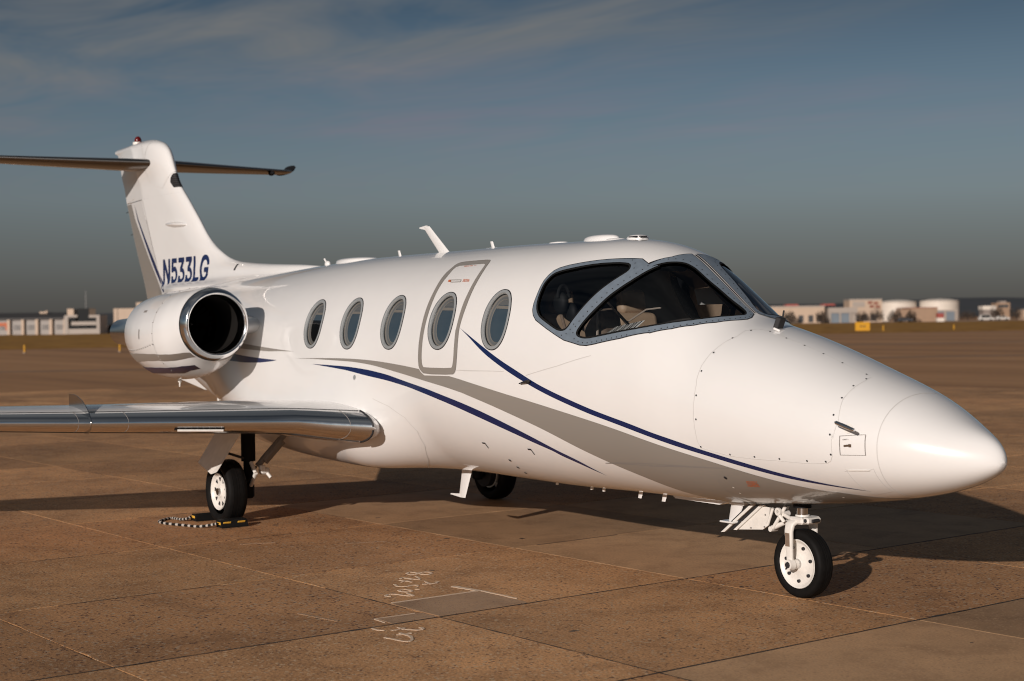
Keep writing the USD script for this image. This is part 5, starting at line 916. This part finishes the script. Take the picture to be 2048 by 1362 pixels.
obj('upper_band', lb(2.0, 9.0, 2.5, 3.5, -.1, 7.8), B['offwhite'], b, smooth=False); obj('base_wall', lb(1.1, 9.0, 0, 1.5, .1, 7.8), B['offwhite'], b, smooth=False)
for x0 in (1.2, 2.4, 4.6, 6.8): obj('window', lb(x0, x0 + (1.1 if x0 < 2 else 2.0), 1.55, 2.45, .3, 7.6), B['glassdark'], b, smooth=False)
for x0 in (1.2, 7.0): obj('window', lb(x0, x0 + 1.9, 3.55, 4.6, .3, 7.6), B['glassdark'], b, smooth=False)
b = bld('warehouse', -117.3, 450, 'tall pale cream windowless warehouse partly hidden behind the engine', 'warehouse')
obj('wall', lb(0, 6.8, 0, 7.3, 2, 14), B['cream'], b, smooth=False); obj('high_wall', lb(6.8, 9.2, 0, 9.0, 1.6, 14), B['cream'], b, smooth=False); obj('recess', [lb(9.2, 12.6, 6.3, 8.6, 3, 14), lb(9.2, 12.6, 0, 6.3, 2, 14)], B['tan'], b, smooth=False); obj('stair_tower', lb(12.6, 17, 0, 9.5, 1.4, 14), B['cream'], b, smooth=False); obj('low_annex', [lb(-1, 3.2, 0, 2.6, -3, 2), lb(3.2, 9, 0, 1.4, -2, 2)], B['greyc'], b, smooth=False); obj('annex_window', lb(-.2, 2.8, 1.0, 2.0, -3.1, -2.9), B['glassdark'], b, smooth=False)
b = empty('mast', None, site(-122.1, 440), 'slender pale antenna mast rising behind the control building', 'mast'); obj('mast_pole', tube((0, 0, 0), (0, 0, 12.4), .16, .05, 8), B['pole'], b); obj('mast_base', bx(0, 0, .4, .8, .8, .8, ch=.1), B['greyc'], b)
# -- right side
b = bld('commercial_building', 84.5, 500, 'long cream building with two red roof pieces, just right of the nose', 'building')
obj('wall', lb(0, 17.5, 0, 5.2, 0, 10), B['cream'], b, smooth=False); obj('parapet', lb(-.1, 17.6, 5.2, 5.7, -.1, 10.1), B['offwhite'], b, smooth=False)
for x0 in (5.0, 17.0): obj('red_roof', prism([(0, 5.7), (.6, 6.3), (4.0, 6.3), (4.6, 5.7)], (x0, 1.5, 0), (1, 0, 0), (0, 0, 1), (0, 1, 0), 5), B['redroof'], b, smooth=False)
for x0 in (1.5, 4.2, 9.0, 12.2, 15.0): obj('window', lb(x0, x0 + 1.6, .3 if x0 > 8 else 1.6, 2.6, -.08, .1), B['pane'], b, smooth=False)
b = bld('garage', 103.0, 498, 'white garage with two blue-grey roller doors behind the yellow sign', 'garage')
obj('wall', lb(0, 9.2, 0, 4.9, .4, 9), B['offwhite'], b, smooth=False); obj('fascia', lb(-.1, 9.3, 3.2, 4.95, -.1, .4), B['offwhite'], b, smooth=False)
for x0 in (.8, 4.0): obj('roller_door', lb(x0, x0 + 2.6, 0, 3.15, .25, .42), B['bluegrey'], b, smooth=False)
obj('post', [lb(3.45, 3.95, 0, 3.2, -.1, .4)], B['offwhite'], b, smooth=False); obj('post', [lb(0, .7, 0, 3.2, -.1, .4)], B['offwhite'], b, smooth=False); obj('post', [lb(6.7, 7.3, 0, 3.2, -.1, .4)], B['offwhite'], b, smooth=False)
b = bld('office_block', 114.6, 520, 'taller cream block with brick-red openings beside the first white tank', 'building')
obj('wall', lb(0, 11, 0, 7.4, 0, 9), B['cream'], b, smooth=False); obj('cornice', lb(-.1, 11.1, 7.4, 7.9, -.1, 9.1), B['offwhite'], b, smooth=False); obj('panel', lb(1.0, 5.2, 5.2, 7.0, -.08, .1), B['offwhite'], b, smooth=False)
for x0, z0 in ((6.2, 6.2), (8.2, 6.0), (6.8, 4.9), (8.8, 4.8)): obj('red_opening', lb(x0, x0 + 1.5, z0, z0 + .9, -.08, .1), B['brick'], b, smooth=False)
for x0 in (1.2, 4.0, 7.0): obj('window', lb(x0, x0 + 2.0, .4, 2.6, -.08, .1), B['pane'], b, smooth=False)
def tank(lat, dist, r_, h, label):
    t = empty('storage_tank', None, site(lat, dist), label, 'tank', rz=RZ); obj('shell', revolve([(0, r_), (h, r_)], (0, 0, 0), (0, 0, 1), 48), B['tank'], t, smooth=60)
    obj('tank_roof', revolve([(h, r_ + .1), (h + .15, r_ + .1), (h + .8, r_ * .5), (h + 1.0, .01)], (0, 0, 0), (0, 0, 1), 48), B['tank'], t, smooth=30); obj('rim_ring', revolve([(h - .2, r_ + .12), (h, r_ + .12)], (0, 0, 0), (0, 0, 1), 48), B['offwhite'], t)
tank(151.0, 600, 7.2, 7.4, 'left of the two white storage tanks, behind the tan bunker'); tank(166.8, 598, 7.5, 7.6, 'right of the two white storage tanks, above the blue-grey bays')
b = bld('pump_house', 153.6, 560, 'white framed shed with two blue-grey bays below the right tank', 'shed')
obj('wall', lb(0, 9.5, 0, 4.0, .4, 4), B['offwhite'], b, smooth=False)
for x0 in (1.3, 5.2): obj('bay', lb(x0, x0 + 3.0, 0, 3.4, .2, .42), B['bluegrey'], b, smooth=False)
for x0 in (.4, 4.4, 8.4): obj('post', lb(x0, x0 + .7, 0, 3.9, -.1, .4), B['offwhite'], b, smooth=False)
b = bld('bunker', 123.5, 495, 'low tan windowless bunker in front of the white tanks', 'bunker')
obj('wall', lb(5, 14, 0, 4.4, 0, 8), B['tan'], b, smooth=False); obj('ramp', prism([(0, 0), (5, 0), (5, 4.35), (2.6, 4.3)], (0, .6, 0), (1, 0, 0), (0, 0, 1), (0, 1, 0), 7), B['tan'], b, smooth=False); obj('roof_slab', lb(2.6, 14.1, 4.4, 4.65, -.1, 8.1), B['brick'], b, smooth=False)
b = bld('booth', 136.0, 490, 'small red and white booth at the right end of the bunker', 'booth'); obj('booth_base', lb(0, 2.2, 0, 1.2, 0, 2), B['tank'], b, smooth=False); obj('booth_top', lb(.1, 2.1, 1.2, 2.7, .1, 1.9), B['redroof'], b, smooth=False)
b = bld('control_block', 174.0, 560, 'tan block tower between bare trees at the far right', 'building'); obj('wall', lb(3, 8, 0, 6.3, 0, 6), B['tan'], b, smooth=False); obj('roof_box', lb(4.8, 7, 6.3, 7.0, 1, 5), B['greyc'], b, smooth=False); obj('window', lb(3.6, 7.4, 4.6, 5.6, -.08, .1), B['pane'], b, smooth=False)
b = bld('white_cabin', 169.8, 552, 'small white roofed cabin at the far right, left of the tan block', 'cabin'); obj('wall', lb(0, 4.4, 0, 3.8, 0, 5), B['greyc'], b, smooth=False); obj('roof', lb(-.3, 4.6, 3.8, 5.2, -.3, 5), B['tank'], b, smooth=False)
b = bld('barn', 182.0, 545, 'pale low barn at the right edge of the view', 'building'); obj('wall', lb(0, 12, 0, 3.6, 0, 7), B['cream'], b, smooth=False); obj('roof', prism([(0, 3.6), (6, 4.7), (12, 3.6)], (0, -.2, 0), (1, 0, 0), (0, 0, 1), (0, 1, 0), 7.4), B['offwhite'], b, smooth=False)
for x0 in (1, 4, 7, 10): obj('window', lb(x0, x0 + 1.4, .6, 2.4, -.08, .1), B['pane'], b, smooth=False)
def tree(lat, dist, h, wd, label, seed):
    g = random.Random(seed); t = empty('bare_tree', None, site(lat, dist), label, 'tree', 'leafless brown trees by the far buildings'); ms = [path_tube([(0, 0, 0), (.05, 0, h * .3), (.0, .05, h * .6)], [.16, .12, .06], 6)]
    for q in range(7):
        a = g.uniform(0, 6.28); z = h * g.uniform(.2, .5); ms.append(path_tube([(0, 0, z), (wd * .25 * math.cos(a), wd * .25 * math.sin(a), z + h * .2), (wd * .42 * math.cos(a), wd * .42 * math.sin(a), z + h * .4)], [.07, .045, .02], 5))
    obj('trunk', ms, B['bark'], t); V, Fc = [], []
    for q in range(1100):
        a = g.uniform(0, 6.28); r_ = wd / 2 * g.random() ** .5; z = h * (.16 + .84 * g.random() ** .8) * (1 - .30 * (r_ / (wd / 2)) ** 2) * (.9 + .2 * math.sin(3 * a + seed)); p = np.array([r_ * math.cos(a), r_ * math.sin(a), z]); s = g.uniform(.10, .30)
        u = np.array([g.gauss(0, 1) for _ in range(3)]); u /= np.linalg.norm(u); w = np.cross(u, [g.gauss(0, 1), g.gauss(0, 1), g.gauss(0, 1)]); w /= np.linalg.norm(w); n0 = len(V); V += [p - u * s, p + u * s * .2 + w * s * .4, p + u * s, p - w * s * .3]; Fc.append([n0, n0 + 1, n0 + 2, n0 + 3])
    obj('crown', (np.array(V), np.array(Fc)), B['twig'], t, smooth=False)
for q, (la1, di1, hh, ww, lab_) in enumerate([(89.5, 494, 4.2, 4.0, 'dark bare tree against the cream building right of the nose'), (99.6, 494, 4.0, 3.4, 'bare tree at the left corner of the white garage'), (112.5, 492, 3.6, 4.5, 'low dark bare tree right of the white garage'), (117.5, 494, 4.6, 4.8, 'bare tree in front of the taller cream block'), (122.3, 490, 3.9, 4.6, 'bare tree at the left end of the tan bunker'),
    (127.0, 488, 3.7, 3.4, 'small bare tree before the sloping side of the bunker'), (165.0, 555, 3.6, 6.0, 'wide low dark tree right of the two tanks'), (173.5, 548, 5.6, 5.0, 'tall bare tree in front of the tan block tower'), (181.0, 550, 4.6, 5.0, 'bare tree between the tan block and the pale barn'), (188.5, 540, 3.4, 4.0, 'rightmost bare tree in front of the pale barn')]): tree(la1, di1, hh, ww, lab_, 20 + q)
def car(lat, dist, body, label, cat, L=4.6, H=1.5):
    t = empty('parked_' + cat, None, site(lat, dist), label, cat, rz=RZ); obj('body', prism([(0, .35), (L, .35), (L, .95), (L * .82, 1.0), (L * .68, H), (L * .18, H), (L * .04, 1.0), (0, .9)], (0, 0, 0), (1, 0, 0), (0, 0, 1), (0, 1, 0), 1.8), B[body], t, smooth=False)
    obj('side_window', prism([(L * .12, 1.02), (L * .76, 1.02), (L * .66, H - .1), (L * .2, H - .1)], (0, -.03, 0), (1, 0, 0), (0, 0, 1), (0, 1, 0), .02), B['glassdark'], t, smooth=False)
    for xw in (.2, .78): obj('wheel', tube((L * xw, -.02, .33), (L * xw, .22, .33), .33, sides=16), M['tyre'], t); obj('wheel', tube((L * xw, 1.58, .33), (L * xw, 1.82, .33), .33, sides=16), M['tyre'], t)
car(167.6, 530, 'carw', 'white car parked left of the tan block at the far right', 'car'); car(158.5, 520, 'carw', 'pale van parked to the right of the blue-grey bays', 'van', 5.2, 2.0); car(176.5, 526, 'card', 'dark car parked below the tan block tower', 'car'); car(122.0, 484, 'card', 'dark car parked in front of the bunker ramp', 'car')
# yellow taxiway sign and edge markers
b = bld('taxiway_sign', 41.0, 183, 'yellow taxiway sign with dark marks standing on the grass edge', 'sign')
obj('sign_panel', bx(.84, 0, .68, 1.68, .18, .98, ch=.03), B['yellow'], b); obj('sign_rim', [lb(-.03, 1.71, 1.15, 1.20, -.11, .11), lb(-.03, 1.71, .17, .22, -.11, .11), lb(-.03, .02, .2, 1.17, -.11, .11), lb(1.66, 1.71, .2, 1.17, -.11, .11)], B['yellow'], b, smooth=False)
obj('sign_mark', prism([(0, .10), (.16, .24), (.16, .15), (.34, .15), (.34, .05), (.16, .05), (.16, -.04)], (.50, -.094, .58), (1, 0, 0), (0, 0, 1), (0, 1, 0), .003), M['seam_dark'], b); obj('sign_mark', [lb(.98, 1.06, .52, .84, -.0945, -.0915), lb(1.06, 1.2, .64, .72, -.0945, -.0915)], M['seam_dark'], b, smooth=False)
for x0 in (.25, .84, 1.43): obj('sign_leg', tube((x0, 0, 0), (x0, 0, .2), .04, sides=8), B['pole'], b)
for la1, di1, h_, lab_ in ((-35.3, 111, .60, 'yellow edge marker post on the grass edge at the far left'), (-28.4, 111, .56, 'yellow edge marker post below the engine exhaust'), (43.6, 180, .80, 'yellow edge marker post just right of the taxiway sign'), (54.2, 188, .72, 'yellow edge marker post farthest right, below the white tanks')):
    b = empty('edge_marker', None, site(la1, di1), lab_, 'marker post'); obj('post', tube((0, 0, 0), (0, 0, h_), .07, .06, 10), B['yellow'], b); obj('marker_base', trimesh.creation.cylinder(.14, .06).apply_translation([0, 0, .03]), B['greyc'], b)
